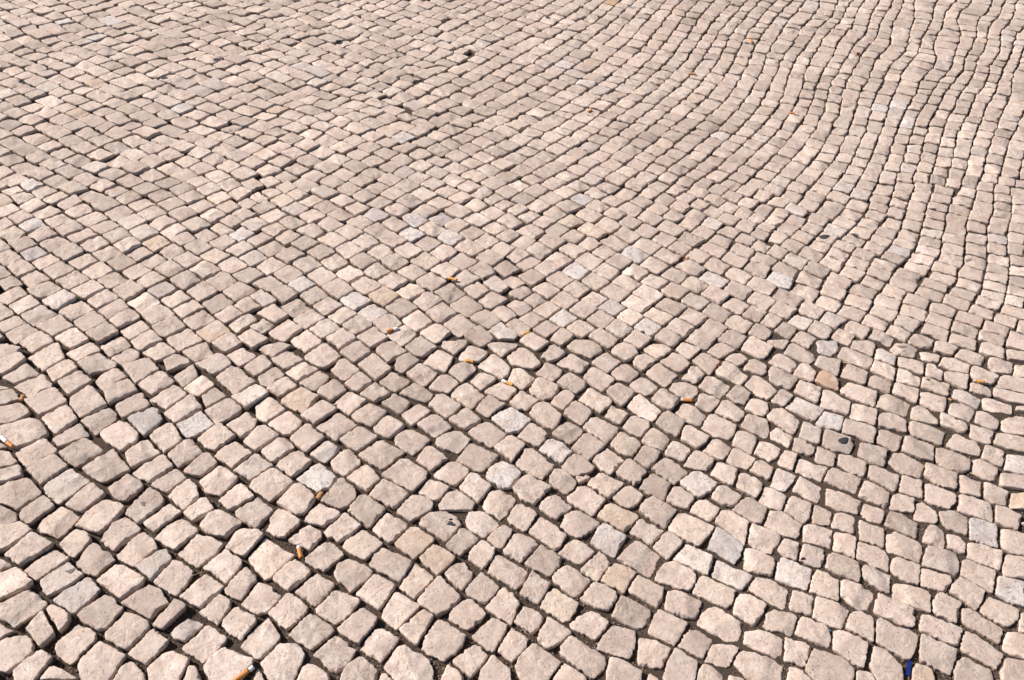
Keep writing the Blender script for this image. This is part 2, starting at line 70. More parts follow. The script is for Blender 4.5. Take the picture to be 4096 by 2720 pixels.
(3,2): """0,0 18,0 19,3 13,11 0,5|22,1 24,0 45,0 39,8|14,12 20,3 24,2 47,13 45,16 38,22|46,7 46,0 62,0 67,7 58,15 46,11|62,0 77,0 75,6 70,7|77,6 79,0 97,0 100,3 99,12 97,15|98,0 116,0 114,5 110,9|64,15 68,7 73,6 98,16 96,22 93,27 78,22|98,12 99,8 105,8 120,16 118,24 98,17|113,8 118,2 125,2 140,8 136,16 120,14|128,0 153,0 154,7 140,5|140,10 142,8 156,10 159,14 157,19 151,20 142,16|154,8 155,1 162,1 176,7 169,14 154,10|167,0 191,0 190,9 175,5|172,14 178,7 183,8 200,15 198,23 190,22|196,0 223,0 222,4 218,7|196,10 197,2 203,2 219,8 219,18 203,14|225,6 226,0 236,0 236,11|219,8 236,14 236,22 220,16|1,20 8,13 13,12 26,19 27,24 21,30 8,24|42,22 47,13 51,12 67,18 66,26 64,34|22,31 29,21 34,21 45,28 44,33 42,39|67,33 70,27 74,22 79,22 93,28 92,35 90,41 80,38|94,27 98,18 104,19 118,26 118,32 117,38|119,17 121,14 127,14 145,21 144,32 122,24|145,30 146,21 151,21 162,28 161,36 147,32|158,22 163,14 169,15 186,23 185,30 173,28|163,35 163,28 175,29 186,31 184,45 177,43|188,33 188,24 192,23 214,32 209,40 198,39|203,24 205,16 209,15 227,20 225,32 210,29|227,32 228,23 236,24 236,35|0,36 0,29 5,23 28,34 26,39 20,44 0,38|43,37 48,29 52,28 60,31 63,36 66,38 66,47 58,44|118,34 120,26 125,26 142,33 140,43 120,38|92,40 95,33 99,32 114,39 114,44 112,49|0,39 10,44 8,48 0,53|23,46 29,36 34,37 50,44 48,51 46,58|66,47 74,38 79,38 101,46 100,53 98,60 86,57|115,47 118,39 123,39 140,44 139,50 137,57 118,49|141,42 144,34 149,35 168,39 167,47 166,51|186,46 187,38 193,38 206,44 206,52|210,41 216,31 221,32 236,37 236,49 228,47|209,50 209,43 214,42 236,50 236,60 225,56|2,55 11,45 15,45 25,51 24,54 14,60|49,60 50,51 52,45 57,46 77,57 75,68 56,61|139,56 142,47 147,47 165,52 165,58 162,66 152,64 140,58|170,52 173,45 179,46 197,54 195,60 193,63|15,60 23,52 28,52 52,64 50,67 42,74 30,68|101,60 105,50 110,49 132,58 130,65 128,69 114,65|199,60 199,53 206,53 226,60 226,67 214,66 200,62|228,65 230,61 236,62 236,72|0,67 5,62 12,62 31,73 28,79 23,87 8,77 0,72|75,69 77,58 81,58 101,64 100,72 99,78 84,75|167,65 168,59 172,58 180,58 192,64 186,74 170,69|131,71 134,61 144,60 157,74 157,77 142,75|130,79 132,74 148,77 164,84 162,91 160,96 147,92 134,87|191,73 193,64 197,64 214,74 210,83 194,76|215,79 215,74 219,72 230,69 236,72 236,90 218,83|44,76 52,65 57,66 70,70 70,76 66,84 50,80|103,78 103,68 112,66 128,73 129,85 113,80|159,76 160,67 166,68 183,76 184,80 181,86 165,80|29,89 33,75 38,76 51,82 49,90 46,96|67,85 70,71 76,72 101,79 100,87 98,95 83,90|187,88 188,76 194,77 209,84 208,91 206,96 194,93|2,89 3,84 8,80 13,81 24,89 21,95 19,98|49,95 52,81 57,82 77,89 79,97 75,105 62,103|100,92 103,81 109,81 124,88 122,95 119,102|124,101 127,87 132,87 155,97 154,111 140,108|165,97 168,91 174,84 195,94 196,100 195,106 180,103|207,93 210,83 214,83 236,90 236,106 222,99|0,77 2,82 0,88|0,94 12,99 10,107 0,112|23,101 25,90 32,91 44,99 42,104 38,106 28,104|43,110 46,96 51,97 64,103 62,117 50,114|83,106 86,94 92,95 110,100 109,109 107,116 93,112|156,112 155,98 161,98 187,110 186,119 182,123 171,121|197,107 201,96 219,103 216,116 205,112|7,114 14,103 20,101 29,104 26,109 25,116 24,120|112,112 116,104 124,104 144,115 142,128 128,124 118,118|64,113 65,104 70,104 92,112 91,118 88,126 76,121|24,119 29,109 32,108 57,118 53,125 47,131 26,122|219,118 221,105 236,107 236,126|144,123 146,114 150,113 175,122 175,130 173,137 158,134|189,121 189,109 195,109 214,118 213,125 211,131 200,127|0,114 6,116 7,120 0,127|93,125 94,116 99,116 122,125 120,133 117,139 103,132|52,129 56,118 61,117 87,128 84,136 81,141 68,136|0,133 6,118 11,118 26,124 25,129 15,139 3,134|121,138 124,124 129,124 143,129 143,138 142,145 130,142|175,136 175,124 180,123 198,130 198,137 197,144 182,140|214,134 214,122 219,121 236,125 236,140|199,143 200,130 205,130 223,138 222,145 220,151 208,149|23,138 25,131 29,124 34,125 52,136 50,143 46,150 34,145|84,143 88,129 94,129 112,139 113,144 111,155 96,149|145,147 145,133 150,132 172,141 173,148 168,155 152,151|0,134 18,144 16,149 12,156 0,152|52,150 53,135 59,136 86,148 84,157 65,157|112,154 115,142 119,140 136,147 135,157 112,157|224,154 225,139 236,142 236,157|176,157 177,141 182,142 205,150 207,157|14,157 19,145 24,143 40,150 39,157|42,157 45,151 52,154 54,157|87,157 90,150 98,152 108,157|136,157 138,150 144,148 155,157|210,157 211,152 220,154 220,157""",
}
# middles of the smaller, farther cobbles, same units
CENT = {
(0,1): """14,5 42,4 73,3 105,4 127,1 134,4 157,0 169,4 190,2 213,2 228,3 7,16 27,12 59,10 90,8 120,10 145,7 157,12 185,10 201,6 213,13 233,11 40,18 70,16 100,17 136,17 168,16 193,18 177,24 222,21 203,25 19,25 54,25 84,25 118,24 149,22 2,27 28,32 71,35 98,30 130,30 159,30 186,32 212,32 232,31 8,36 43,38 85,44 111,38 140,38 169,39 195,41 225,41 16,44 28,50 53,46 120,48 99,52 151,48 182,49 214,48 206,55 232,49 3,48 11,58 37,57 64,54 77,59 132,58 109,60 162,55 168,62 193,58 225,60 19,69 49,68 87,67 118,69 143,67 159,74 182,70 205,66 222,71 0,71 7,79 30,77 62,76 79,82 98,76 128,76 141,82 114,85 171,81 198,78 231,80 16,90 42,83 51,91 91,91 127,93 156,90 188,90 217,87 1,95 31,100 69,101 105,100 140,99 170,100 205,102 228,96 6,103 40,111 82,109 120,109 149,109 187,112 221,111 11,115 54,119 95,119 133,119 163,117 200,122 229,122 19,124 70,127 105,127 176,127 213,132 2,131 34,133 114,135 146,133 184,135 8,142 52,142 83,140 124,146 154,144 198,147 226,141 17,149 62,151 93,149 168,152 35,156 132,156 213,155 107,157 231,153""",
(1,1): """11,4 35,4 62,2 75,6 93,1 101,8 125,7 149,6 171,3 199,2 229,3 5,10 26,12 54,11 87,15 115,14 140,13 165,12 183,9 209,8 222,12 199,14 13,20 38,19 66,19 99,22 125,21 154,22 177,19 209,21 230,20 188,24 2,23 25,27 50,27 82,28 91,35 113,29 142,28 170,29 203,30 221,26 229,32 7,32 35,35 65,33 78,40 109,40 131,36 155,36 187,37 220,38 16,42 53,42 95,47 147,45 170,44 204,45 232,45 32,47 69,49 129,49 187,50 6,48 18,55 49,55 86,56 114,55 145,59 162,53 200,57 224,54 29,61 4,61 70,65 127,64 179,62 214,64 232,62 14,70 46,66 103,66 139,73 159,66 197,71 227,72 62,74 87,74 115,74 172,75 32,79 72,84 98,83 128,84 156,83 190,83 218,80 6,79 15,88 47,85 111,92 145,92 176,92 210,92 231,90 29,96 86,94 2,94 60,97 125,102 163,102 196,99 225,104 11,104 42,105 102,106 76,109 142,111 179,112 204,109 26,114 53,115 92,120 119,115 157,119 219,119 5,117 67,124 134,125 194,125 230,129 38,126 108,131 170,132 14,133 80,133 149,138 216,137 47,135 187,141 121,140 93,142 28,145 64,145 229,146 3,141 134,151 168,149 106,151 5,151 43,154 80,153 208,151 150,156""",
(2,1): """14,2 33,1 60,3 93,5 117,3 138,3 156,1 168,5 176,0 188,4 209,5 229,3 9,12 28,8 48,7 76,8 112,13 131,10 153,10 176,12 204,12 226,12 39,15 64,14 90,16 146,17 189,17 170,20 217,20 20,19 2,19 54,22 79,21 104,22 128,21 161,25 203,24 233,22 11,26 36,25 66,27 93,27 119,29 143,27 189,27 220,31 24,33 52,32 78,32 109,34 135,36 155,32 173,31 184,38 201,35 215,38 232,36 5,35 39,39 72,40 96,39 151,42 171,40 228,44 16,42 54,46 111,47 127,44 164,48 185,49 200,44 29,47 4,48 88,51 147,52 218,51 17,55 42,54 73,55 123,55 200,56 234,52 58,60 105,59 175,57 233,60 9,64 34,65 141,63 193,65 217,64 72,67 95,66 125,69 165,64 24,73 57,73 86,75 156,71 187,73 215,74 232,71 43,81 10,79 113,77 145,79 172,78 207,82 232,81 73,83 98,83 12,86 4,89 188,87 32,89 133,87 165,89 226,91 60,93 86,93 114,93 152,96 14,99 45,100 77,102 132,102 187,100 210,97 168,104 105,103 3,104 61,109 228,105 31,110 94,111 151,111 210,110 8,113 125,113 188,114 19,118 49,119 77,117 168,119 229,119 7,128 33,128 93,126 115,123 147,126 208,125 66,129 190,131 227,134 49,135 16,139 83,136 109,135 135,134 170,136 61,143 31,147 98,146 125,144 155,145 186,145 210,142 6,145 46,152 79,152 118,153 143,152 174,152 202,152 231,152 13,156""",
(3,1): """3,6 19,3 44,3 62,2 79,3 94,2 109,3 132,1 149,1 185,1 203,1 223,3 233,1 166,0 11,9 34,8 57,9 76,10 93,8 109,12 130,7 149,8 166,5 165,12 182,10 205,7 201,14 220,10 228,11 235,12 7,17 25,15 49,16 72,17 93,16 127,16 144,16 161,17 183,20 217,18 229,19 4,27 22,24 42,24 65,25 88,24 107,20 123,23 140,24 158,26 200,25 218,26 231,28 37,32 60,33 83,33 106,27 122,29 136,33 180,29 156,33 104,34 200,34 218,33 10,38 26,36 56,38 79,41 119,38 134,41 154,41 177,37 218,40 232,36 3,46 44,45 102,42 115,50 131,49 71,48 196,43 175,44 154,49 215,48 28,46 92,48 192,52 175,55 232,44 18,54 42,55 61,54 86,57 110,58 129,60 151,58 213,54 231,53 8,60 33,61 52,62 80,65 105,65 193,62 171,63 150,66 213,63 231,62 20,69 48,69 70,69 99,71 125,67 192,73 172,73 147,74 120,74 213,72 231,72 7,73 41,77 65,77 88,78 114,80 142,80 215,84 192,85 170,82 232,83 24,82 60,85 83,85 106,86 2,82 15,91 46,91 79,94 102,94 139,91 163,91 187,96 213,92 232,93 128,96 38,100 66,102 164,100 214,100 14,101 97,104 124,104 152,105 186,106 211,107 231,103 87,110 61,112 35,113 3,108 151,113 178,113 116,112 21,117 84,121 56,123 111,121 136,120 175,121 210,115 205,122 232,112 231,121 4,122 42,129 77,131 161,127 226,130 199,130 17,131 108,132 135,131 187,137 29,139 60,138 101,141 159,138 221,138 130,141 2,139 14,147 48,146 83,146 121,149 180,146 212,146 155,150 234,150 35,152 70,152 103,153 141,154 180,155 204,153 5,153""",
}

# ---------------------------------------------------------------- pixel <-> ground
def to_ground(px, py):
    x = (np.asarray(px, float) - W / 2) / F
    y = -(np.asarray(py, float) - H / 2) / F
    xr, yr = cr * x - sr * y, sr * x + cr * y
    d = np.stack([xr, yr * math.sin(TH) + math.cos(TH), yr * math.cos(TH) - math.sin(TH)], -1)
    t = -CAM_H / d[..., 2]
    return np.stack([d[..., 0] * t, d[..., 1] * t], -1)

def to_pixel(g):
    g = np.asarray(g, float)
    v = np.stack([g[..., 0], g[..., 1], np.full(g.shape[:-1], -CAM_H)], -1)
    xr = v[..., 0]; yr = v[..., 1] * math.sin(TH) + v[..., 2] * math.cos(TH); z = v[..., 1] * math.cos(TH) - v[..., 2] * math.sin(TH)
    xr, yr = xr / z, yr / z
    x = cr * xr + sr * yr; y = -sr * xr + cr * yr
    return np.stack([x * F + W / 2, H / 2 - y * F], -1)

KT = 10240.0 / 2361.0            # tenths of a tile to photograph pixels
def tile_px(c, r, u, v): return (c * 1024 + u * KT, r * 680 + v * KT)
def at(c, r, u, v, z=0.0):
    g = to_ground(*tile_px(c, r, u, v))
    return Vector((float(g[0]), float(g[1]), z))

# ---------------------------------------------------------------- 2-D helpers
def hull(pts):
    pts = sorted(set((round(float(a), 6), round(float(b), 6)) for a, b in pts))
    if len(pts) < 3: return pts
    def half(seq):
        o = []
        for p in seq:
            while len(o) > 1 and (o[-1][0]-o[-2][0])*(p[1]-o[-2][1]) - (o[-1][1]-o[-2][1])*(p[0]-o[-2][0]) <= 0: o.pop()
            o.append(p)
        return o
    a, b = half(pts), half(reversed(pts))
    return a[:-1] + b[:-1]
def area(p):
    return 0.5 * sum(p[i-1][0]*p[i][1] - p[i][0]*p[i-1][1] for i in range(len(p)))
def centroid(p):
    A = area(p)
    if abs(A) < 1e-12: return (sum(q[0] for q in p)/len(p), sum(q[1] for q in p)/len(p))
    cx = cy = 0
    for i in range(len(p)):
        k = p[i-1][0]*p[i][1] - p[i][0]*p[i-1][1]
        cx += (p[i-1][0]+p[i][0])*k; cy += (p[i-1][1]+p[i][1])*k
    return (cx/(6*A), cy/(6*A))
def clip(p, nx, ny, d):          # keep n.x <= d
    out = []
    for i in range(len(p)):
        a, b = p[i-1], p[i]
        da, db = nx*a[0]+ny*a[1]-d, nx*b[0]+ny*b[1]-d
        if (da <= 0) != (db <= 0):
            t = da/(da-db); out.append((a[0]+(b[0]-a[0])*t, a[1]+(b[1]-a[1])*t))
        if db <= 0: out.append(b)
    return out
def inside(p, x, y, tol=0.0):
    for i in range(len(p)):
        a, b = p[i-1], p[i]
        ex, ey = b[0]-a[0], b[1]-a[1]
        if ex*(y-a[1]) - ey*(x-a[0]) < -tol*math.hypot(ex, ey): return False
    return True

def grow(p, d):                  # push every side of a convex outline outward
    n = len(p); L = []
    for i in range(n):
        ex, ey = p[i][0]-p[i-1][0], p[i][1]-p[i-1][1]; l = math.hypot(ex, ey)
        if l > 1e-4: L.append((ey/l, -ex/l, (ey*p[i][0]-ex*p[i][1])/l + d))
    xs = [q[0] for q in p]; ys = [q[1] for q in p]
    P = [(min(xs)-d, min(ys)-d), (max(xs)+d, min(ys)-d), (max(xs)+d, max(ys)+d), (min(xs)-d, max(ys)+d)]
    for a in L: P = clip(P, *a)
    return P
rng = random.Random(11)
nrs = np.random.RandomState(5)

# ---------------------------------------------------------------- the run of the courses (two directions at places across the paving)
FLOW = """0 0 15 10 33 -13|0 0 50 125 30 -22|0 0 150 130 27 -22|0 0 190 20 25 -14|1 0 30 30 25 -17|1 0 120 30 26 -21|1 0 200 30 22 -24|1 0 50 120 26 -24|1 0 150 120 27 -27|1 0 210 70 22 -30|2 0 20 15 20 -20|2 0 20 80 22 -27|2 0 100 15 15 -40|2 0 125 32 10 -60|2 0 90 45 18 -42|2 0 170 30 10 -62|2 0 220 20 14 -50|2 0 220 60 12 -72|2 0 200 45 10 -75|2 0 150 50 12 -60|2 0 140 65 20 -45|2 0 100 90 20 -33|2 0 170 90 17 -42|2 0 220 80 10 -76|2 0 150 130 23 -38|2 0 50 140 22 -28|2 0 220 130 22 -40|2 0 220 105 20 -55|3 0 20 10 10 -62|3 0 15 40 8 -75|3 0 25 90 8 -80|3 0 45 90 8 -82|3 0 70 20 8 -70|3 0 100 30 8 -65|3 0 90 60 10 -58|3 0 110 70 10 -70|3 0 150 30 8 -70|3 0 190 20 8 -62|3 0 220 70 8 -65|3 0 160 70 8 -65|3 0 150 100 12 -68|3 0 190 110 15 -52|3 0 125 120 8 -80|3 0 70 110 8 -80|3 0 80 140 8 -82|3 0 30 120 18 -44|3 0 10 140 18 -40|3 0 160 135 8 -86|3 0 220 130 10 -70|3 0 100 150 10 -80|0 1 30 30 32 -22|0 1 120 30 28 -22|0 1 200 30 28 -25|0 1 30 120 32 -24|0 1 120 120 33 -27|0 1 210 120 33 -27|1 1 30 30 30 -26|1 1 120 30 27 -27|1 1 210 30 27 -27|1 1 30 120 35 -28|1 1 120 120 35 -30|1 1 210 120 33 -30|2 1 30 30 28 -28|2 1 120 30 25 -33|2 1 210 30 18 -38|2 1 30 120 30 -32|2 1 120 120 28 -35|2 1 210 120 25 -45|3 1 30 30 22 -42|3 1 100 25 15 -55|3 1 90 40 20 -50|3 1 150 30 12 -75|3 1 210 30 8 -85|3 1 30 90 25 -45|3 1 100 90 20 -50|3 1 160 80 12 -75|3 1 130 65 18 -60|3 1 220 80 12 -88|3 1 30 140 25 -50|3 1 130 140 22 -58|3 1 180 110 18 -70|3 1 220 120 15 -75|0 2 120 78 38 -28|1 2 120 78 38 -36|2 2 120 78 32 -45|3 2 120 78 22 -65|0 3 120 78 40 -38|1 3 120 78 38 -48|2 3 120 78 35 -52|3 3 120 78 28 -75|0 2 20 78 38 -27|0 3 20 78 40 -35|3 2 210 78 20 -75|3 3 210 78 25 -82"""
fp, fa = [], []
for row in FLOW.split('|'):
    c, r, u, v, a1, a2 = [float(t) for t in row.split()]
    px, py = tile_px(c, r, u, v)
    g = to_ground(px, py)
    angs = []
    for a in (a1, a2):
        dx, dy = 30*math.cos(math.radians(a)), 30*math.sin(math.radians(a))
        q = to_ground([px-dx, px+dx], [py-dy, py+dy]); d = q[1]-q[0]
        angs.append(math.atan2(d[1], d[0]))
    fp.append(g); fa.append(angs)
fp, fa = np.array(fp), np.array(fa)
def flow(P):
    P = np.atleast_2d(P)
    d2 = ((P[:, None, :] - fp[None]) ** 2).sum(-1)
    w = 1.0 / (d2 + 0.012) ** 1.6
    w /= w.sum(1, keepdims=True)
    return w @ fa                 # angle of the first and of the second direction
def pitch(P):
    P = np.atleast_2d(P)
    t = np.clip((P[:, 0] + 1.2) / 2.4, 0, 1)
    return 0.0565 - 0.0085 * t
def pitch2(P):
    P = np.atleast_2d(P)
    t = np.clip((P[:, 0] + 0.2) / 1.0, 0, 1)
    return 0.0560 - 0.0135 * t

# ---------------------------------------------------------------- outlines drawn from the photograph, joined across tile edges
raw = []
for (c, r), s in POLY.items():
    for q in s.split('|'):
        p = [tuple(float(a) for a in t.split(',')) for t in q.split()]
        raw.append((c, r, p))
parent = list(range(len(raw)))
def find(i):
    while parent[i] != i: i = parent[i]
    return i
segs = {}
for i, (c, r, p) in enumerate(raw):
    for side, ax, val in (('L', 0, 0), ('R', 0, 236), ('T', 1, 0), ('B', 1, 157)):
        o = [q[1-ax] for q in p if q[ax] == val]
        if o:
            key = ('v', c + (side == 'R'), r) if ax == 0 else ('h', c, r + (side == 'B'))
            segs.setdefault(key, {}).setdefault(side, []).append((min(o)-0.8, max(o)+0.8, i))
for key, d in segs.items():
    A, B = (d.get('R', []), d.get('L', [])) if key[0] == 'v' else (d.get('B', []), d.get('T', []))
    cand = []
    for a in A:
        for b in B:
            ov = min(a[1], b[1]) - max(a[0], b[0])
            if ov > 0: cand.append((ov / (min(a[1]-a[0], b[1]-b[0])), ov, a[2], b[2]))
    cand.sort(key=lambda t: -t[1]); ua, ub = set(), set()
    for fr, ov, a, b in cand:
        if a in ua or b in ub or fr < 0.5: continue
        ua.add(a); ub.add(b); parent[find(a)] = find(b)
groups = {}
for i in range(len(raw)): groups.setdefault(find(i), []).append(i)
traced = []                       # (outline in photograph pixels, touches upper edge)
for g in groups.values():
    pts, top = [], False; outw = 20 + (g[0]*37 % 8)*11
    for i in g:
        c, r, p = raw[i]
        for u, v in p:
            x, y = tile_px(c, r, u, v)
            if u == 236: x = (c+1)*1024
            if v == 157: y = (r+1)*680
            if c == 0 and u == 0: x -= outw
            if c == 3 and u == 236: x += outw
            if r == 3 and v == 157: y += outw
            if r == 2 and v == 0: top = True
            pts.append((x, y))
    traced.append([hull(pts), top])
cents = []
for (c, r), s in CENT.items():
    for t in s.split():
        u, v = [float(a) for a in t.split(',')]
        cents.append(tile_px(c, r, u, v))
cg = to_ground(*np.array(cents).T)
keep = []
for i in range(len(cents)):
    if all((cg[i][0]-cg[j][0])**2 + (cg[i][1]-cg[j][1])**2 > 0.029**2 for j in keep): keep.append(i)
cents = [cents[i] for i in keep]
left = []
for (x, y) in cents:
    used = False
    if y > 1240:
        best = None
        for t in traced:
            if not t[1]: continue
            cx = sum(p[0] for p in t[0])/len(t[0]); xs = [p[0] for p in t[0]]; ys = [p[1] for p in t[0]]
            d = abs(cx - x) + 1.3*max(0, min(ys) - y) + 0.5 * abs(min(ys)-y)
            if d < 85 and (best is None or d < best[0]): best = (d, t)
        if best:
            t = best[1]; gg = to_ground(x, min(y, 1348)); fa_ = flow(gg)[0]; q = .019
            pts = [gg + i1*q*np.array([math.cos(fa_[0]), math.sin(fa_[0])]) + j1*q*np.array([math.cos(fa_[1]), math.sin(fa_[1])]) for i1 in (-1, 1) for j1 in (-1, 1)]
            t[0] = hull(t[0] + [tuple(p) for p in to_pixel(np.array(pts))]); t[1] = False; t.append('loose'); used = True
    if not used: left.append((x, y))

stones = []                       # dict: poly (ground, ccw), c, fixed, near
for tt in traced:
    t = tt[0]
    g = hull([tuple(q) for q in to_ground(*np.array(t).T)])
    if len(g) < 3: continue
    A = area(g)
    if A < 0.00016: continue
    if len(tt) > 2: stones.append(dict(poly=None, c=centroid(g), fixed=False)); continue
    stones.append(dict(poly=g, c=centroid(g), fixed=True))
for (x, y) in left:
    g = tuple(to_ground(x, y))
    if any(s['fixed'] and inside(s['poly'], g[0], g[1], 0.006) for s in stones if abs(s['c'][0]-g[0]) < .1 and abs(s['c'][1]-g[1]) < .1): continue
    stones.append(dict(poly=None, c=(float(g[0]), float(g[1])), fixed=False))

# ---------------------------------------------------------------- the rest of the courses: two rulings that follow the flow
X0, X1, Y0, Y1 = -2.9, 2.9, 0.25, 4.9
GS = 0.13
nx, ny = int((X1-X0)/GS)+1, int((Y1-Y0)/GS)+1
cxs, cys = np.meshgrid(np.arange(nx-1), np.arange(ny-1), indexing='ij')
cxs, cys = cxs.ravel(), cys.ravel()
CP = np.stack([X0 + (cxs+.5)*GS, Y0 + (cys+.5)*GS], -1)
an = flow(CP)
def solve(a_on, a_off, pi_):
    n = nx*ny
    M = np.zeros((3*len(CP)+1, n)); b = np.zeros(3*len(CP)+1)
    idx = lambda i, j: i*ny + j
    for k in range(len(CP)):
        i, j = cxs[k], cys[k]
        for di, dj, sg in ((0, 0, 1), (1, 0, -1), (0, 1, -1), (1, 1, 1)): M[2*len(CP)+k, idx(i+di, j+dj)] = sg*1.0
        for row, a, rhs, w in ((2*k, a_on[k], 1/pi_[k], 1.0), (2*k+1, a_off[k], 0.0, 1.6)):
            ca, sa = math.cos(a)/(2*GS)*w, math.sin(a)/(2*GS)*w
            for di in (0, 1):
                for dj in (0, 1):
                    M[row, idx(i+di, j+dj)] += (ca if di else -ca) + (sa if dj else -sa)
            b[row] = rhs*w
    M[-1, 0] = 1.0
    reg = 1e-3*np.eye(n)
    lap = np.zeros((n, n))
    x = np.linalg.solve(M.T @ M + reg*0.01, M.T @ b)
    return x.reshape(nx, ny)
Ug, Vg = solve(an[:, 0], an[:, 1], pitch(CP)), solve(an[:, 1], an[:, 0], pitch2(CP))
FS = 0.008
fx, fy = np.meshgrid(np.arange(X0+.01, X1-.15, FS), np.arange(Y0+.01, Y1-.15, FS), indexing='ij')
def bil(G, x, y):
    a, b = (x-X0)/GS, (y-Y0)/GS
    i, j = np.floor(a).astype(int), np.floor(b).astype(int)
    a, b = a-i, b-j
    return G[i, j]*(1-a)*(1-b) + G[i+1, j]*a*(1-b) + G[i, j+1]*(1-a)*b + G[i+1, j+1]*a*b
Uf, Vf = bil(Ug, fx, fy), bil(Vg, fx, fy)
wob = lambda x, y, s: np.sin(x*7.1*s+1.3)*np.cos(y*6.3*s+.4) + .6*np.sin(x*13.7*s-y*9.1*s)
pxl = to_pixel(np.stack([fx, fy], -1))
loose = .10 + .20*np.clip((pxl[..., 0]-2700)/900, 0, 1)*np.clip((520-pxl[..., 1])/300, 0, 1)
Uf = Uf + loose*wob(fx, fy, 1.0) + (loose-.10)*1.1*wob(fx, fy, 2.6); Vf = Vf + .12*wob(fy, fx, 1.1)
pxl = to_pixel(np.stack([fx, fy], -1))
region = (pxl[..., 0] > 1750 + 0.25*pxl[..., 1]) & (pxl[..., 1] < 1400)
def stag(k): return (np.sin(k*12.9898)*43758.5453) % 1.0
def warp(t, k):                   # uneven stone lengths along a course
    return t + 0.09*np.sin(2*math.pi*(t*0.37 + stag(k+7.0))) + 0.055*np.sin(2*math.pi*(t*0.61 + stag(k+3.0)))
cu, cv = np.floor(Uf), np.floor(Vf)
idA = np.floor(warp(Vf + stag(cu), cu)); idB = np.floor(warp(Uf + stag(cv+.5), cv))
edge_ = lambda px, py: px > 1650 + 0.28*py + 170*np.sin(py/95.0) + 90*np.sin(py/37.0+1)
mx, my, cnt, hulls = [], [], [], []
for key, side in (((cu+500)*4000 + (idA+500), True), ((cv+500)*4000 + (idB+500), False)):
    uq, inv, ct = np.unique(key.ravel().astype(np.int64), return_inverse=True, return_counts=True)
    ax_, ay_ = np.bincount(inv, fx.ravel())/ct, np.bincount(inv, fy.ravel())/ct
    order = np.argsort(inv, kind='stable'); starts = np.concatenate([[0], np.cumsum(ct)])
    FX, FY = fx.ravel()[order], fy.ravel()[order]
    pq = to_pixel(np.stack([ax_, ay_], -1))
    for k in range(len(uq)):
        if bool(edge_(pq[k, 0], pq[k, 1])) != side or ct[k] < 4: continue
        mx.append(ax_[k]); my.append(ay_[k]); cnt.append(ct[k])
        hulls.append((FX[starts[k]:starts[k+1]], FY[starts[k]:starts[k+1]]))
def seam(px): return 742 + 34*math.sin(px/170.0) + 22*math.sin(px/61.0 + 2)
grid = {}
def gkey(x, y): return (int(math.floor(x/0.08)), int(math.floor(y/0.08)))
for i, s in enumerate(stones): grid.setdefault(gkey(*s['c']), []).append(i)
def near(x, y, R=1):
    a, b = gkey(x, y)
    for i in range(a-R, a+R+1):
        for j in range(b-R, b+R+1):
            for k in grid.get((i, j), ()): yield k
mp = to_pixel(np.stack([mx, my], -1))
stones = [s for s in stones if s['fixed'] or to_pixel(np.array(s['c']))[1] > seam(to_pixel(np.array(s['c']))[0]) - 6]
grid.clear()
for i, s in enumerate(stones): grid.setdefault(gkey(*s['c']), []).append(i)
lat = []; taken = {}
for k in range(len(mx)):
    P = pitch((mx[k], my[k]))[0]
    if cnt[k]*FS*FS < 0.30*P*P: continue
    px, py = mp[k]
    if -25 < px < W+25 and seam(px) < py < H+25: continue
    bad = False
    for j in near(mx[k], my[k]):
        s = stones[j]
        if s['poly']:
            if inside(s['poly'], mx[k], my[k], 0.010): bad = True; break
        elif math.hypot(s['c'][0]-mx[k], s['c'][1]-my[k]) < 0.034: bad = True; break
    if not bad:
        for x_, y_ in taken.get(gkey(mx[k], my[k]), ()):
            if math.hypot(x_-mx[k], y_-my[k]) < 0.030: bad = True; break
    if bad: continue
    kx, ky = gkey(mx[k], my[k])
    for i_ in (-1, 0, 1):
        for j_ in (-1, 0, 1): taken.setdefault((kx+i_, ky+j_), []).append((mx[k], my[k]))
    lat.append((k, mx[k], my[k]))
grid.clear()
for i, s in enumerate(stones): grid.setdefault(gkey(*s['c']), []).append(i)
latc = {}
for k, x, y in lat: latc.setdefault(gkey(x, y), []).append((x, y))
holes = []
for x in np.arange(X0+.1, X1-.3, .012):
    for y in np.arange(Y0+.1, Y1-.3, .012):
        kx, ky = gkey(x, y); ok = True
        for i_ in (-1, 0, 1):
            for j_ in (-1, 0, 1):
                for q in latc.get((kx+i_, ky+j_), ()):
                    if (q[0]-x)**2 + (q[1]-y)**2 < .0405**2: ok = False
                for k in grid.get((kx+i_, ky+j_), ()) if ok else ():
                    s = stones[k]
                    if s['poly'] is None: ok = ok and (s['c'][0]-x)**2 + (s['c'][1]-y)**2 > .0405**2
                    elif inside(s['poly'], x, y, .019): ok = False
        if ok:
            holes.append((x, y)); latc.setdefault((kx, ky), []).append((x, y))
print('HOLES', len(holes))
for k, x, y in lat:
    h = hull(list(zip(*hulls[k])))
    d = dict(poly=None, c=(float(x)+rng.gauss(0, .0012), float(y)+rng.gauss(0, .0012)), fixed=False)
    if not (-200 < mp[k][0] < W+200 and 560 < mp[k][1] < 1000): d['hull'] = h
    stones.append(d)

for x, y in holes: stones.append(dict(poly=None, c=(float(x), float(y)), fixed=False))

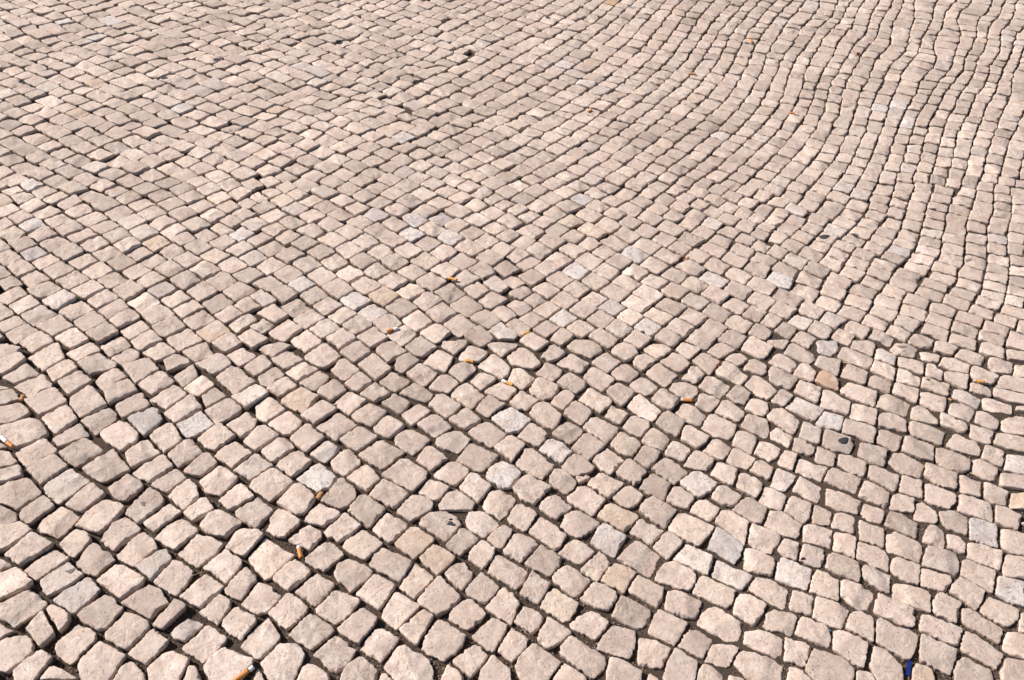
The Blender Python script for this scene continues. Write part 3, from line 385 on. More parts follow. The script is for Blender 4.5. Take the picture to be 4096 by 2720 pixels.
# ---------------------------------------------------------------- give every stone its outline, with joints between neighbours
C = np.array([s['c'] for s in stones])
FA, PI2 = flow(C), pitch(C)
grid.clear()
for i, s in enumerate(stones):
    grid.setdefault(gkey(*s['c']), []).append(i)
    e1 = (math.cos(FA[i, 0]), math.sin(FA[i, 0])); e2 = (math.cos(FA[i, 1]), math.sin(FA[i, 1]))
    s['e'] = (e1, e2); s['p'] = PI2[i]
    if s['poly'] is None:
        if 'hull' in s:
            h = s['hull']; c = s['c']
            t_ = rng.gauss(0, .07); ct, st_ = 1.26*math.cos(t_), 1.26*math.sin(t_)
            s['poly0'] = [(c[0]+(q[0]-c[0])*ct-(q[1]-c[1])*st_, c[1]+(q[0]-c[0])*st_+(q[1]-c[1])*ct) for q in h]
        else:
            a, b = .66*s['p'], .66*s['p']
            s['poly0'] = [(s['c'][0]+i1*a*e1[0]+j1*b*e2[0], s['c'][1]+i1*a*e1[1]+j1*b*e2[1]) for i1, j1 in ((-1, -1), (1, -1), (1, 1), (-1, 1))]
            if area(s['poly0']) < 0: s['poly0'].reverse()
    else: s['poly0'] = grow(s['poly'], 0.0012)
def proj(p, nx, ny):
    v = [nx*q[0]+ny*q[1] for q in p]; return min(v), max(v)
def separate(A, B, ca, cb):       # best separating line between two convex outlines: unit normal from A to B, end of A, start of B
    best = None
    for P, sg in ((A, 1), (B, -1)):
        for i in range(len(P)):
            ex, ey = P[i][0]-P[i-1][0], P[i][1]-P[i-1][1]
            L = math.hypot(ex, ey)
            if L < 1e-4: continue
            nx, ny = sg*ey/L, -sg*ex/L
            a, b = proj(A, nx, ny)[1], proj(B, nx, ny)[0]
            if best is None or b-a > best[0]: best = (b-a, nx, ny, a, b)
    dx, dy = cb[0]-ca[0], cb[1]-ca[1]; L = math.hypot(dx, dy) or 1
    nx, ny = dx/L, dy/L
    a, b = proj(A, nx, ny)[1], proj(B, nx, ny)[0]
    if best is None or b-a > best[0]: best = (b-a, nx, ny, a, b)
    return best
for pass_ in (0, 0, 1):
    out = []
    for i, s in enumerate(stones):
        if pass_ == 0 and (s['fixed'] or 'hull' in s): out.append(None); continue
        P = s['poly0']; ca = s['c']
        for j in near(*ca):
            if j == i: continue
            o = stones[j]; cb = o['c']
            dx, dy = cb[0]-ca[0], cb[1]-ca[1]
            if dx*dx+dy*dy > 0.115**2: continue
            gap = 0.0033 + 0.0014*math.sin((i+j)*0.7 + i*j*.01) + (0.0008 if (i*7+j*7) % 5 == 0 else 0)
            if s['fixed'] or o['fixed'] or ('hull' in s and 'hull' in o):
                d, nx_, ny_, a, b = separate(s['poly0'], o['poly0'], ca, cb)
                if d >= gap: continue
                if s['fixed'] and not o['fixed']:
                    lim = a + (0.0 if d > -0.012 else d/2)
                elif o['fixed'] and not s['fixed']:
                    lim = b - gap if d > -0.02 else (a+b)/2 - gap/2
                else: lim = (a+b)/2 - gap/2
                P = clip(P, nx_, ny_, lim)
            else:
                e1, e2 = s['e']
                det = e1[0]*e2[1]-e1[1]*e2[0]
                u = (dx*e2[1]-dy*e2[0])/det; v = (e1[0]*dy-e1[1]*dx)/det
                if abs(u) > abs(v): nx_, ny_ = (e2[1], -e2[0]) ; w = u
                else: nx_, ny_ = (-e1[1], e1[0]); w = v
                if nx_*dx + ny_*dy < 0: nx_, ny_ = -nx_, -ny_
                L = math.hypot(dx, dy); k = 0.22
                nx_, ny_ = nx_*(1-k)+k*dx/L, ny_*(1-k)+k*dy/L; q = math.hypot(nx_, ny_); nx_, ny_ = nx_/q, ny_/q
                lim = nx_*(ca[0]+cb[0])/2 + ny_*(ca[1]+cb[1])/2 - gap/2
                P = clip(P, nx_, ny_, lim)
            if len(P) < 3: break
        if len(P) < 3 or area(P) < 0.00012: P = None
        out.append(P)
    if pass_ == 0:
        for s, P in zip(stones, out):
            if P is None or s['fixed'] or 'hull' in s: continue
            n = centroid(P); k = .6
            dx, dy = (n[0]-s['c'][0])*k, (n[1]-s['c'][1])*k
            s['c'] = (s['c'][0]+dx, s['c'][1]+dy); s['poly0'] = [(q[0]+dx, q[1]+dy) for q in s['poly0']]
for s, P in zip(stones, out): s['fin'] = P
stones = [s for s in stones if s['fin']]
for s in stones:
    s['ctr'] = centroid(s['fin'])
CT = np.array([s['ctr'] for s in stones]); PX = to_pixel(CT)
for s, p in zip(stones, PX):
    s['px'] = p
    q = to_pixel(np.array(s['fin'])); q[:, 0] = q[:, 0].clip(0, W); q[:, 1] = q[:, 1].clip(0, H)
    s['seen'] = abs(area([tuple(t) for t in q]))
print('STONES', len(stones), 'in view', sum(s['seen'] > 0 for s in stones))

# ---------------------------------------------------------------- materials
def new_mat(name):
    m = bpy.data.materials.new(name); m.use_nodes = True
    return m, m.node_tree, m.node_tree.nodes['Principled BSDF']
def noise(nt, vec, scale, detail=4.0, rough=0.55, dist=0.0):
    n = nt.nodes.new('ShaderNodeTexNoise'); n.inputs['Scale'].default_value = scale
    n.inputs['Detail'].default_value = detail; n.inputs['Roughness'].default_value = rough; n.inputs['Distortion'].default_value = dist
    nt.links.new(vec, n.inputs['Vector']); return n.outputs['Fac']
def ramp(nt, fac, stops):
    r = nt.nodes.new('ShaderNodeValToRGB'); el = r.color_ramp.elements
    while len(el) < len(stops): el.new(0.5)
    for e, (p, c) in zip(el, stops):
        e.position = p; e.color = (c, c, c, 1) if isinstance(c, (int, float)) else (*c, 1)
    nt.links.new(fac, r.inputs[0]); return r.outputs[0]
def mixc(nt, fac, a, b, mode='MIX'):
    n = nt.nodes.new('ShaderNodeMix'); n.data_type = 'RGBA'; n.blend_type = mode
    for s, v in ((n.inputs['Factor'], fac), (n.inputs['A'], a), (n.inputs['B'], b)):
        if isinstance(v, (int, float)): s.default_value = v
        elif isinstance(v, tuple): s.default_value = (*v, 1)
        else: nt.links.new(v, s)
    return n.outputs['Result']
def math_(nt, op, a, b=None):
    n = nt.nodes.new('ShaderNodeMath'); n.operation = op
    for k, v in enumerate((a, b)):
        if v is None: continue
        if isinstance(v, (int, float)): n.inputs[k].default_value = v
        else: nt.links.new(v, n.inputs[k])
    return n.outputs[0]
def bump(nt, bs, h, strength, dist, prev=None):
    b = nt.nodes.new('ShaderNodeBump'); b.inputs['Strength'].default_value = strength; b.inputs['Distance'].default_value = dist
    nt.links.new(h, b.inputs['Height'])
    if prev is not None: nt.links.new(prev, b.inputs['Normal'])
    nt.links.new(b.outputs[0], bs.inputs['Normal']); return b.outputs[0]

def limestone():
    m, nt, bs = new_mat('limestone')
    pos = nt.nodes.new('ShaderNodeNewGeometry').outputs['Position']
    at_ = nt.nodes.new('ShaderNodeAttribute'); at_.attribute_name = 'tint'
    sep = nt.nodes.new('ShaderNodeSeparateColor'); nt.links.new(at_.outputs['Color'], sep.inputs[0])
    seed = nt.nodes.new('ShaderNodeAttribute'); seed.attribute_name = 'seed'
    # each stone its own slice of the pattern
    comb = nt.nodes.new('ShaderNodeCombineXYZ')
    nt.links.new(seed.outputs['Fac'], comb.inputs[2])
    add = nt.nodes.new('ShaderNodeVectorMath'); add.operation = 'ADD'
    nt.links.new(pos, add.inputs[0]); nt.links.new(comb.outputs[0], add.inputs[1])
    v = add.outputs[0]
    val, warm, special = sep.outputs[0], sep.outputs[1], sep.outputs[2]
    base = ramp(nt, warm, [(0.0, (0.53, 0.455, 0.435)), (0.25, (0.575, 0.455, 0.392)), (0.5, (0.595, 0.462, 0.384)), (0.8, (0.61, 0.48, 0.37)), (1.0, (0.55, 0.30, 0.155))])
    mott = noise(nt, v, 45, 5, 0.6, 0.6)
    col = mixc(nt, ramp(nt, mott, [(0.38, 0.0), (0.68, 0.55)]), base, (0.73, 0.61, 0.51))
    fine = noise(nt, v, 210, 6, 0.65)
    col = mixc(nt, ramp(nt, fine, [(0.32, 0.60), (0.50, 0.0)]), col, (0.36, 0.26, 0.205))
    # whitish worn patches, rusty freckles, dark specks of lichen in the pits
    patch = noise(nt, v, 26, 3, 0.5, 1.0)
    col = mixc(nt, ramp(nt, patch, [(0.56, 0.0), (0.72, 0.55)]), col, (0.78, 0.68, 0.60))
    shade = noise(nt, v, 24, 4, 0.6, 0.8)
    col = mixc(nt, ramp(nt, shade, [(0.36, 0.62), (0.53, 0.0)]), col, (0.42, 0.31, 0.255))
    grime = noise(nt, pos, 3.2, 5, 0.62)
    col = mixc(nt, ramp(nt, grime, [(0.42, 0.42), (0.62, 0.0)]), col, (0.40, 0.30, 0.245))
    stain = noise(nt, v, 21, 5, 0.62, 2.2)
    col = mixc(nt, ramp(nt, stain, [(0.60, 0.0), (0.67, 0.55)]), col, (0.31, 0.245, 0.215))
    streak = noise(nt, v, 44, 6, 0.7, 3.0)
    col = mixc(nt, ramp(nt, streak, [(0.655, 0.0), (0.70, 0.75)]), col, (0.13, 0.105, 0.095))
    rust = noise(nt, v, 95, 2, 0.5)
    col = mixc(nt, ramp(nt, rust, [(0.715, 0.0), (0.77, 0.60)]), col, (0.50, 0.22, 0.08))
    vein = noise(nt, v, 60, 4, 0.7, 2.0)
    sp_f = math_(nt, 'MULTIPLY', special, ramp(nt, patch, [(0.40, 0.45), (0.55, 1.0)]))
    col = mixc(nt, sp_f, col, (0.64, 0.60, 0.58))
    dk = math_(nt, 'MULTIPLY', special, ramp(nt, vein, [(0.555, 0.0), (0.61, 0.85)]))
    col = mixc(nt, dk, col, (0.06, 0.055, 0.055))
    speck = noise(nt, v, 330, 2, 0.5)
    col = mixc(nt, ramp(nt, speck, [(0.665, 0.0), (0.72, 0.8)]), col, (0.13, 0.10, 0.085))
    # hairline cracks, only here and there
    wv = nt.nodes.new('ShaderNodeTexNoise'); wv.inputs['Scale'].default_value = 55; wv.inputs['Detail'].default_value = 5; nt.links.new(v, wv.inputs['Vector'])
    ws = nt.nodes.new('ShaderNodeVectorMath'); ws.operation = 'SCALE'; ws.inputs['Scale'].default_value = 0.030; nt.links.new(wv.outputs['Color'], ws.inputs[0])
    wa = nt.nodes.new('ShaderNodeVectorMath'); wa.operation = 'ADD'; nt.links.new(v, wa.inputs[0]); nt.links.new(ws.outputs[0], wa.inputs[1])
    cv_ = nt.nodes.new('ShaderNodeTexVoronoi'); cv_.feature = 'DISTANCE_TO_EDGE'; cv_.inputs['Scale'].default_value = 34; nt.links.new(wa.outputs[0], cv_.inputs['Vector'])
    where = ramp(nt, noise(nt, v, 40, 2, 0.5), [(0.50, 0.0), (0.60, 1.0)])
    crack = math_(nt, 'MULTIPLY', ramp(nt, cv_.outputs['Distance'], [(0.0, 1.0), (0.030, 0.0)]), where)
    col = mixc(nt, math_(nt, 'MULTIPLY', crack, 0.62), col, (0.22, 0.145, 0.105))
    step = math_(nt, 'MULTIPLY', ramp(nt, cv_.outputs['Distance'], [(0.0, 0.0), (0.25, 1.0)]), where)
    vm = nt.nodes.new('ShaderNodeVectorMath'); vm.operation = 'SCALE'
    nt.links.new(col, vm.inputs[0]); nt.links.new(math_(nt, 'ADD', math_(nt, 'MULTIPLY', val, 0.50), STONE_GAIN), vm.inputs['Scale'])
    # soil-stained sides
    geo = nt.nodes.new('ShaderNodeSeparateXYZ'); nt.links.new(pos, geo.inputs[0])
    dirt = nt.nodes.new('ShaderNodeMapRange'); dirt.inputs['From Min'].default_value = -0.0060; dirt.inputs['From Max'].default_value = -0.0120
    nt.links.new(geo.outputs[2], dirt.inputs['Value'])
    edge = math_(nt, 'MULTIPLY', dirt.outputs[0], ramp(nt, mott, [(0.35, 0.5), (0.6, 1.0)]))
    col = mixc(nt, edge, vm.outputs[0], (0.15, 0.095, 0.062))
    nt.links.new(col, bs.inputs['Base Color'])
    bs.inputs['Roughness'].default_value = 0.72
    bs.inputs['Specular IOR Level'].default_value = 0.32
    b0 = bump(nt, bs, step, 0.6, 0.0011)
    b1 = bump(nt, bs, noise(nt, v, 62, 6, 0.62, 1.2), 0.8, 0.0017, b0)
    b2 = bump(nt, bs, noise(nt, v, 260, 6, 0.7), 0.6, 0.0006, b1)
    bump(nt, bs, ramp(nt, speck, [(0.60, 1.0), (0.72, 0.0)]), 0.7, 0.0008, b2)
    return m
STONE = limestone()

def soil():
    m, nt, bs = new_mat('joint soil')
    pos = nt.nodes.new('ShaderNodeNewGeometry').outputs['Position']
    a = noise(nt, pos, 300, 5, 0.75); b = noise(nt, pos, 6, 3, 0.6); c = noise(nt, pos, 900, 2, 0.5)
    col = mixc(nt, ramp(nt, a, [(0.35, 0.0), (0.65, 1.0)]), (0.022, 0.012, 0.007), (0.155, 0.100, 0.066))
    col = mixc(nt, ramp(nt, b, [(0.35, 0.0), (0.7, 0.6)]), col, (0.07, 0.050, 0.034))
    col = mixc(nt, ramp(nt, c, [(0.66, 0.0), (0.72, 0.8)]), col, (0.55, 0.48, 0.42))
    nt.links.new(col, bs.inputs['Base Color']); bs.inputs['Roughness'].default_value = 0.95
    b1 = bump(nt, bs, a, 1.0, 0.005)
    bump(nt, bs, c, 0.8, 0.0015, b1)
    return m
SOIL = soil()

def plain(name, col, rough=0.6, mott=None, scale=300.0, bmp=0.3):
    m, nt, bs = new_mat(name)
    pos = nt.nodes.new('ShaderNodeTexCoord').outputs['Object']
    n = noise(nt, pos, scale, 4, 0.6)
    c = mixc(nt, ramp(nt, n, [(0.35, 0.0), (0.7, 0.8)]), col, mott or tuple(x*0.7 for x in col))
    nt.links.new(c, bs.inputs['Base Color']); bs.inputs['Roughness'].default_value = rough
    bump(nt, bs, n, bmp, 0.0005)
    return m

# ---------------------------------------------------------------- stone meshes
WS = nrs.normal(size=(26, 2)); WS = WS/np.linalg.norm(WS, axis=1)[:, None]
WK = np.concatenate([np.linspace(90, 330, 12), np.linspace(350, 900, 14)])
WP = nrs.uniform(0, 6.28, 26)
def relief(x, y, seed):
    ph = (x[..., None]*WS[:, 0] + y[..., None]*WS[:, 1]) * WK + WP + seed*np.arange(1, 27)
    v = np.sin(ph)
    return v[..., :12].sum(-1)/5.0, v[..., 12:].sum(-1)/5.5
def outline(P, n, seed, chip=1.0, rnd=0.5):
    P = np.array(P, float)
    # keep the corners but round them
    for it in range(3):
        Q = np.roll(P, -1, 0); L = np.linalg.norm(Q-P, axis=1)[:, None] + 1e-9
        t = np.minimum((0.0019, 0.0007, 0.0003)[it]*(0.1+1.3*rnd)/L, 0.20)
        P = np.stack([P+(Q-P)*t, Q-(Q-P)*t], 1).reshape(-1, 2)
    Q = np.roll(P, -1, 0); L = np.linalg.norm(Q-P, axis=1); cum = np.concatenate([[0], np.cumsum(L)])
    s = np.linspace(0, cum[-1], n, endpoint=False); k = np.searchsorted(cum, s, 'right')-1
    f = ((s-cum[k])/np.maximum(L[k], 1e-9))[:, None]
    R = P[k]*(1-f) + Q[k]*f
    c = R.mean(0); d = R-c; r = np.linalg.norm(d, axis=1)[:, None]
    a, b = relief(R[:, 0]*1.2, R[:, 1]*1.2, seed)
    jag = nrs.normal(size=n); jag = (jag + np.roll(jag, 1))*0.5
    off = (0.00080*a + 0.00075*b + 0.00045*jag)*chip*(0.6+0.8*rnd)
    for q in range(rng.choice((0, 1, 1, 2))):          # a knocked-off bit of edge
        k0, wd = rng.uniform(0, n), rng.uniform(.02, .06)*n
        g = np.exp(-(np.minimum(abs(np.arange(n)-k0), n-abs(np.arange(n)-k0))/wd)**2)
        off -= g*rng.uniform(.0008, .0030)*chip
    return R + d/r*off[:, None], c

PAT = {}
def faces_for(n, rings):
    if (n, rings) in PAT: return PAT[(n, rings)]
    quads, tris = [], []
    for r in range(rings-1):
        for k in range(n):
            a, b = r*n+k, r*n+(k+1) % n
            quads.append((a, b, b+n, a+n))
    for k in range(n): tris.append(((rings-1)*n+k, (rings-1)*n+(k+1) % n, rings*n))
    PAT[(n, rings)] = (np.array(quads), np.array(tris)); return PAT[(n, rings)]

def stone_verts(s, n, detail):
    seed = s['seed']
    R, c = outline(s['fin'], n, seed, 1.0, s['round'])
    d = R-c; r = np.linalg.norm(d, axis=1)[:, None]; u = d/r
    bev = s['bev']
    # (inset in metres, height)
    prof = [(0.0040, -0.030), (0.0008, -0.0085), (0.0, -0.0024*bev), (0.0003*bev, -0.0009*bev), (0.0009*bev, -0.0002*bev), (0.0016*bev, 0.0)]
    if not detail: prof = [prof[0], prof[1], prof[2], prof[4]]
    chip = np.zeros(n)
    for q in range(s['chips']):
        k0, wd = (seed*37.7*(q+1)) % n, (0.02+0.05*((seed*13.1*(q+2)) % 1))*n
        dd = np.abs(np.arange(n)-k0); dd = np.minimum(dd, n-dd)
        chip += np.clip(1.4-dd/wd, 0, 1)*(0.5+((seed*7.3*(q+1)) % 1))
    chip = np.minimum(chip, 1.5)[:, None]
    scl = (0.84, 0.62, 0.36) if detail else (0.80, 0.45)
    rings, zz = [], []
    for ins, z in prof:
        rings.append(R - u*(ins + (0.0026*chip if ins > 0.0001 and z > -.003 else 0))); zz.append(np.full(n, z) - (0.0013*chip[:, 0] if ins == 0.0 else 0))
    inner = rings[-1]-c
    for q in scl:
        rings.append(c + inner*q); zz.append(np.zeros(n))
    V = np.concatenate(rings + [c[None]]); Z = np.concatenate(zz + [np.zeros(1)])
    a, b = relief(V[:, 0], V[:, 1], seed*3.1)
    dx, dy = V[:, 0]-s['ctr'][0], V[:, 1]-s['ctr'][1]
    rad = math.sqrt(area(s['fin'])/math.pi)
    top = Z > -0.007
    q2 = (dx*dx+dy*dy)/(rad*rad)
    h = 0.00060*a*s['rough'] + 0.00028*b*s['rough'] - s['dome']*q2 + dx*s['tilt'][0] + dy*s['tilt'][1]
    for (fx_, fy_, fc, sl) in s['facets']:
        t = (dx*fx_+dy*fy_)/rad - fc
        h = h - np.maximum(t, 0)*sl*rad
    ht = np.where(top, h, np.clip(dx*s['tilt'][0]+dy*s['tilt'][1], -.003, .003))
    ht = np.clip(ht, -0.0042, 0.004)
    Z = Z + ht + s['lift']
    return np.column_stack([V, Z])

def rough_mesh(name, verts, quads, tris, mats, tint=None, seed=None):
    me = bpy.data.meshes.new(name)
    nv, nq, nt_ = len(verts), len(quads), len(tris)
    me.vertices.add(nv); me.vertices.foreach_set('co', np.asarray(verts, np.float32).ravel())
    nl = nq*4 + nt_*3
    me.loops.add(nl); me.polygons.add(nq+nt_)
    lv = np.concatenate([np.asarray(quads).ravel(), np.asarray(tris).ravel()]).astype(np.int32)
    me.loops.foreach_set('vertex_index', lv)
    ls = np.concatenate([np.arange(nq)*4, nq*4+np.arange(nt_)*3]).astype(np.int32)
    me.polygons.foreach_set('loop_start', ls)
    me.update(calc_edges=True); me.validate()
    me.polygons.foreach_set('use_smooth', np.ones(nq+nt_, bool))
    for m_ in mats: me.materials.append(m_)
    if tint is not None:
        t = me.attributes.new('tint', 'FLOAT_COLOR', 'POINT'); t.data.foreach_set('color', np.asarray(tint, np.float32).ravel())
        sd = me.attributes.new('seed', 'FLOAT', 'POINT'); sd.data.foreach_set('value', np.asarray(seed, np.float32))
    return me

def find_stone(c, r, u, v):
    g = at(c, r, u, v); best = None
    for s in stones:
        d = (s['ctr'][0]-g.x)**2 + (s['ctr'][1]-g.y)**2
        if inside(s['fin'], g.x, g.y): d *= 0.05
        if best is None or d < best[0]: best = (d, s)
    return best[1]

for k, s in enumerate(stones):
    s['seed'] = rng.uniform(0, 50)
    g = rng.gauss(0, 1)
    s['val'] = min(1, max(0, 0.50 + 0.16*rng.gauss(0, 1)))
    s['warm'] = min(0.70, max(0.10, 0.42 + 0.11*rng.gauss(0, 1)))
    s['special'] = 0.0
    if rng.random() < 0.03: s['special'] = rng.uniform(.15, .4)
    s['chips'] = rng.choice((0, 1, 2, 2, 3, 4))
    s['round'] = rng.uniform(0.25, 1.0); s['bev'] = rng.uniform(0.7, 1.6); s['rough'] = rng.choice((.25, .4, .6, .8, 1.2, 1.7))
    s['dome'] = rng.uniform(0.0, 0.0004)
    lf = min(1, max(0, 1.0 - s['px'][0]/3300.0))
    tl = 0.013 + 0.019*lf
    s['tilt'] = (rng.gauss(0, tl), rng.gauss(0, tl)); s['lift'] = rng.gauss(0, 0.0009 + 0.0009*lf)
    s['facets'] = []
    for q in range(rng.choice((0, 1, 1, 2, 2, 3))):
        a = rng.uniform(0, 6.283)
        s['facets'].append((math.cos(a), math.sin(a), rng.uniform(-.05, .8), rng.uniform(.05, .30)))
TONE = {'white': (0.54, 0.35, 0.5), 'pale': (0.8, 0.3, 0.35), 'rust': (0.42, 1.0, 0.0), 'yellow': (0.55, 0.86, 0.0), 'brown': (0.12, 0.5, 0.0), 'grey': (0.35, 0.0, 0.30)}
MARKED = """white 1 2 228 124;white 1 2 228 75;white 3 3 228 76;white 3 2 57 74;grey 2 3 198 32;white 2 3 88 28;white 1 2 56 126;white 0 2 173 81;rust 3 2 55 38;yellow 1 2 41 54;yellow 1 3 146 29;yellow 1 3 167 44;yellow 2 3 98 64;brown 2 3 29 46;brown 2 3 110 93;brown 1 2 204 108;brown 2 2 146 76;brown 2 2 209 50;brown 1 3 189 29;brown 3 2 105 40;white 0 1 27 12;white 0 1 28 50;white 2 1 124 144;white 1 1 42 105;white 1 1 92 120;white 1 1 147 45;grey 1 1 109 40;grey 1 1 170 44;yellow 1 1 119 115;yellow 0 1 198 147;yellow 0 1 143 67;white 2 1 52 93;grey 2 1 66 27;white 2 1 113 77;white 3 1 14 101;grey 3 1 120 74;white 3 1 61 54;yellow 2 0 70 58;white 2 0 45 58;white 0 0 53 22;white 0 0 93 31;white 0 0 112 19;yellow 1 0 25 96;yellow 0 0 87 76;yellow 0 0 66 105;rust 2 0 90 1;white 3 0 127 114;white 3 0 96 99;white 3 0 113 97;yellow 3 0 198 38;brown 3 0 26 44;brown 3 0 222 120;white 0 1 225 60;grey 0 1 42 76;brown 1 2 77 142;white 2 2 39 102;brown 2 2 133 133;yellow 3 3 150 150;brown 0 2 76 100;grey 0 2 134 70;pale 2 2 172 132;pale 3 3 23 60;grey 3 3 202 20;brown 3 3 124 20;yellow 3 2 230 147;grey 3 2 57 8;white 3 2 228 114;brown 3 2 171 110;brown 1 1 132 125;brown 1 1 179 112;white 1 1 143 59;white 1 0 140 124;yellow 2 3 98 8;rust 2 3 42 85""".split(';')
for t in MARKED:
    k, c, r, u, v = t.split()
    s = find_stone(int(c), int(r), float(u), float(v))
    s['val'], s['warm'], s['special'] = TONE[k]; s['kind'] = k
    if k == 'rust' and (c, r) == ('2', '3'): s['warm'] = 0.8
def tint_of(s): return (s['val'], s['warm'], s['special'], 1.0)

N_SINGLE = 300
rank = sorted(range(len(stones)), key=lambda i: -stones[i]['seen'])
single = set(rank[:N_SINGLE])

bulk_v, bulk_q, bulk_t, bulk_c, bulk_s, off = [], [], [], [], [], 0
for i, s in enumerate(stones):
    if i in single: continue
    if s['seen'] > 0: n, det = (44, True) if s['px'][1] > 900 else (32, True) if s['px'][1] > 500 else (24, True)
    else: n, det = 14, False
    V = stone_verts(s, n, det)
    q, t = faces_for(n, 9 if det else 6)
    bulk_v.append(V); bulk_q.append(q+off); bulk_t.append(t+off); off += len(V)
    bulk_c.append(np.tile(tint_of(s), (len(V), 1))); bulk_s.append(np.full(len(V), s['seed']))
me = rough_mesh('small_cobblestones', np.concatenate(bulk_v), np.concatenate(bulk_q), np.concatenate(bulk_t), [STONE], np.concatenate(bulk_c), np.concatenate(bulk_s))
ob = bpy.data.objects.new('cobblestone_paving', me); COL.objects.link(ob)
ob['kind'] = 'stuff'; ob['label'] = 'pale pinkish limestone cobbles of the paving farther off, laid in curving courses'; ob['category'] = 'paving'

# ---------------------------------------------------------------- soil in the joints, ground beyond the laid courses
sx, sy = np.meshgrid(np.arange(X0, X1, .0095), np.arange(Y0, Y1, .0095), indexing='ij')
a, b = relief(sx*.5, sy*.5, 1.7)
pp = to_pixel(np.stack([sx, sy], -1))
lf = np.clip(1.0 - pp[..., 0]/3000.0, 0, 1)
sz = -(0.0072 + 0.0086*lf) + 0.0010*a + 0.0006*b + 0.0016*np.sin(sx*9+2*np.sin(sy*5))*np.cos(sy*8)
ni, nj = sx.shape
ii = np.arange(ni*nj).reshape(ni, nj)
q = np.stack([ii[:-1, :-1], ii[1:, :-1], ii[1:, 1:], ii[:-1, 1:]], -1).reshape(-1, 4)
me = rough_mesh('joint_soil', np.column_stack([sx.ravel(), sy.ravel(), sz.ravel()]), q, np.zeros((0, 3), int), [SOIL])
ob = bpy.data.objects.new('joint_soil', me); COL.objects.link(ob); ob['kind'] = 'structure'; ob['label'] = 'brown sandy soil filling the joints between the cobbles'

def far_ground():
    m, nt, bs = new_mat('distant cobbles')
    pos = nt.nodes.new('ShaderNodeNewGeometry').outputs['Position']
    vo = nt.nodes.new('ShaderNodeTexVoronoi'); vo.feature = 'DISTANCE_TO_EDGE'; vo.inputs['Scale'].default_value = 17
    vo.inputs['Randomness'].default_value = 0.45
    nt.links.new(pos, vo.inputs['Vector'])
    vc = nt.nodes.new('ShaderNodeTexVoronoi'); vc.inputs['Scale'].default_value = 17; vc.inputs['Randomness'].default_value = 0.45
    nt.links.new(pos, vc.inputs['Vector'])
    hsv = nt.nodes.new('ShaderNodeSeparateColor'); nt.links.new(vc.outputs['Color'], hsv.inputs[0])
    c = mixc(nt, hsv.outputs[0], (0.50, 0.40, 0.35), (0.62, 0.51, 0.45))
    e = ramp(nt, vo.outputs['Distance'], [(0.03, 0.0), (0.09, 1.0)])
    c = mixc(nt, e, (0.14, 0.10, 0.07), c)
    nt.links.new(c, bs.inputs['Base Color']); bs.inputs['Roughness'].default_value = .85
    bump(nt, bs, e, 0.8, 0.006)
    return m
FAR = far_ground()
vs, qs = [], []
ro, ri = 60.0, 0.0
bx = [-ro, X0+.02, X1-.17, ro]; by = [-ro, Y0+.02, Y1-.17, ro]
for i in range(4):
    for j in range(4): vs.append((bx[i], by[j], -0.0035))
for i in range(3):
    for j in range(3):
        if (i, j) != (1, 1): qs.append((i*4+j, (i+1)*4+j, (i+1)*4+j+1, i*4+j+1))
me = rough_mesh('ground', vs, qs, np.zeros((0, 3), int), [FAR])
ob = bpy.data.objects.new('ground', me); COL.objects.link(ob); ob['kind'] = 'structure'

def surf_z(x, y):                 # height of whatever lies at a point: the nearest stone top or the joint
    best = None
    for s in stones:
        if abs(s['ctr'][0]-x) < .06 and abs(s['ctr'][1]-y) < .06 and inside(s['fin'], x, y, 0.0005):
            dx, dy = x-s['ctr'][0], y-s['ctr'][1]
            rad2 = area(s['fin'])/math.pi
            h = s['lift'] - s['dome']*(dx*dx+dy*dy)/rad2 + dx*s['tilt'][0] + dy*s['tilt'][1]
            for (fx_, fy_, fc, sl) in s['facets']:
                rad = math.sqrt(rad2)
                h -= max((dx*fx_+dy*fy_)/rad-fc, 0)*sl*rad
            best = h
    return -0.006 if best is None else best

# ---------------------------------------------------------------- litter
ORANGE = plain('cork filter paper', (0.62, 0.235, 0.045), 0.6, (0.42, 0.15, 0.035), 900)
PALEOR = plain('sun-bleached filter paper', (0.68, 0.34, 0.08), 0.6, (0.52, 0.24, 0.06), 900)
DULLOR = plain('dirty filter paper', (0.50, 0.25, 0.10), 0.8, (0.28, 0.13, 0.06), 500)
WHITE = plain('cigarette paper', (0.82, 0.80, 0.78), 0.7, (0.66, 0.64, 0.63), 700)
CORE = plain('filter wadding', (0.55, 0.36, 0.22), 0.9, (0.38, 0.22, 0.12), 900)
ASH = plain('ash', (0.10, 0.09, 0.09), 0.95, (0.3, 0.29, 0.28), 900)
GUM = plain('trodden gum', (0.028, 0.027, 0.029), 0.75, (0.05, 0.047, 0.047), 600, 0.6)
GREYGUM = plain('grey stain', (0.15, 0.12, 0.115), 0.85, (0.22, 0.18, 0.165), 600, 0.6)
BLUE = plain('blue plastic', (0.008, 0.022, 0.14), 0.35, (0.012, 0.03, 0.17), 200, 0.1)
TEAL = plain('teal foil', (0.04, 0.20, 0.25), 0.4, (0.1, 0.33, 0.4), 300)
STRAW = plain('dry straw', (0.56, 0.42, 0.26), 0.8, (0.38, 0.26, 0.15), 500)
LEAF = plain('dry leaf', (0.32, 0.10, 0.03), 0.8, (0.45, 0.17, 0.05), 500)
SEED = plain('dark seed', (0.045, 0.022, 0.015), 0.5)

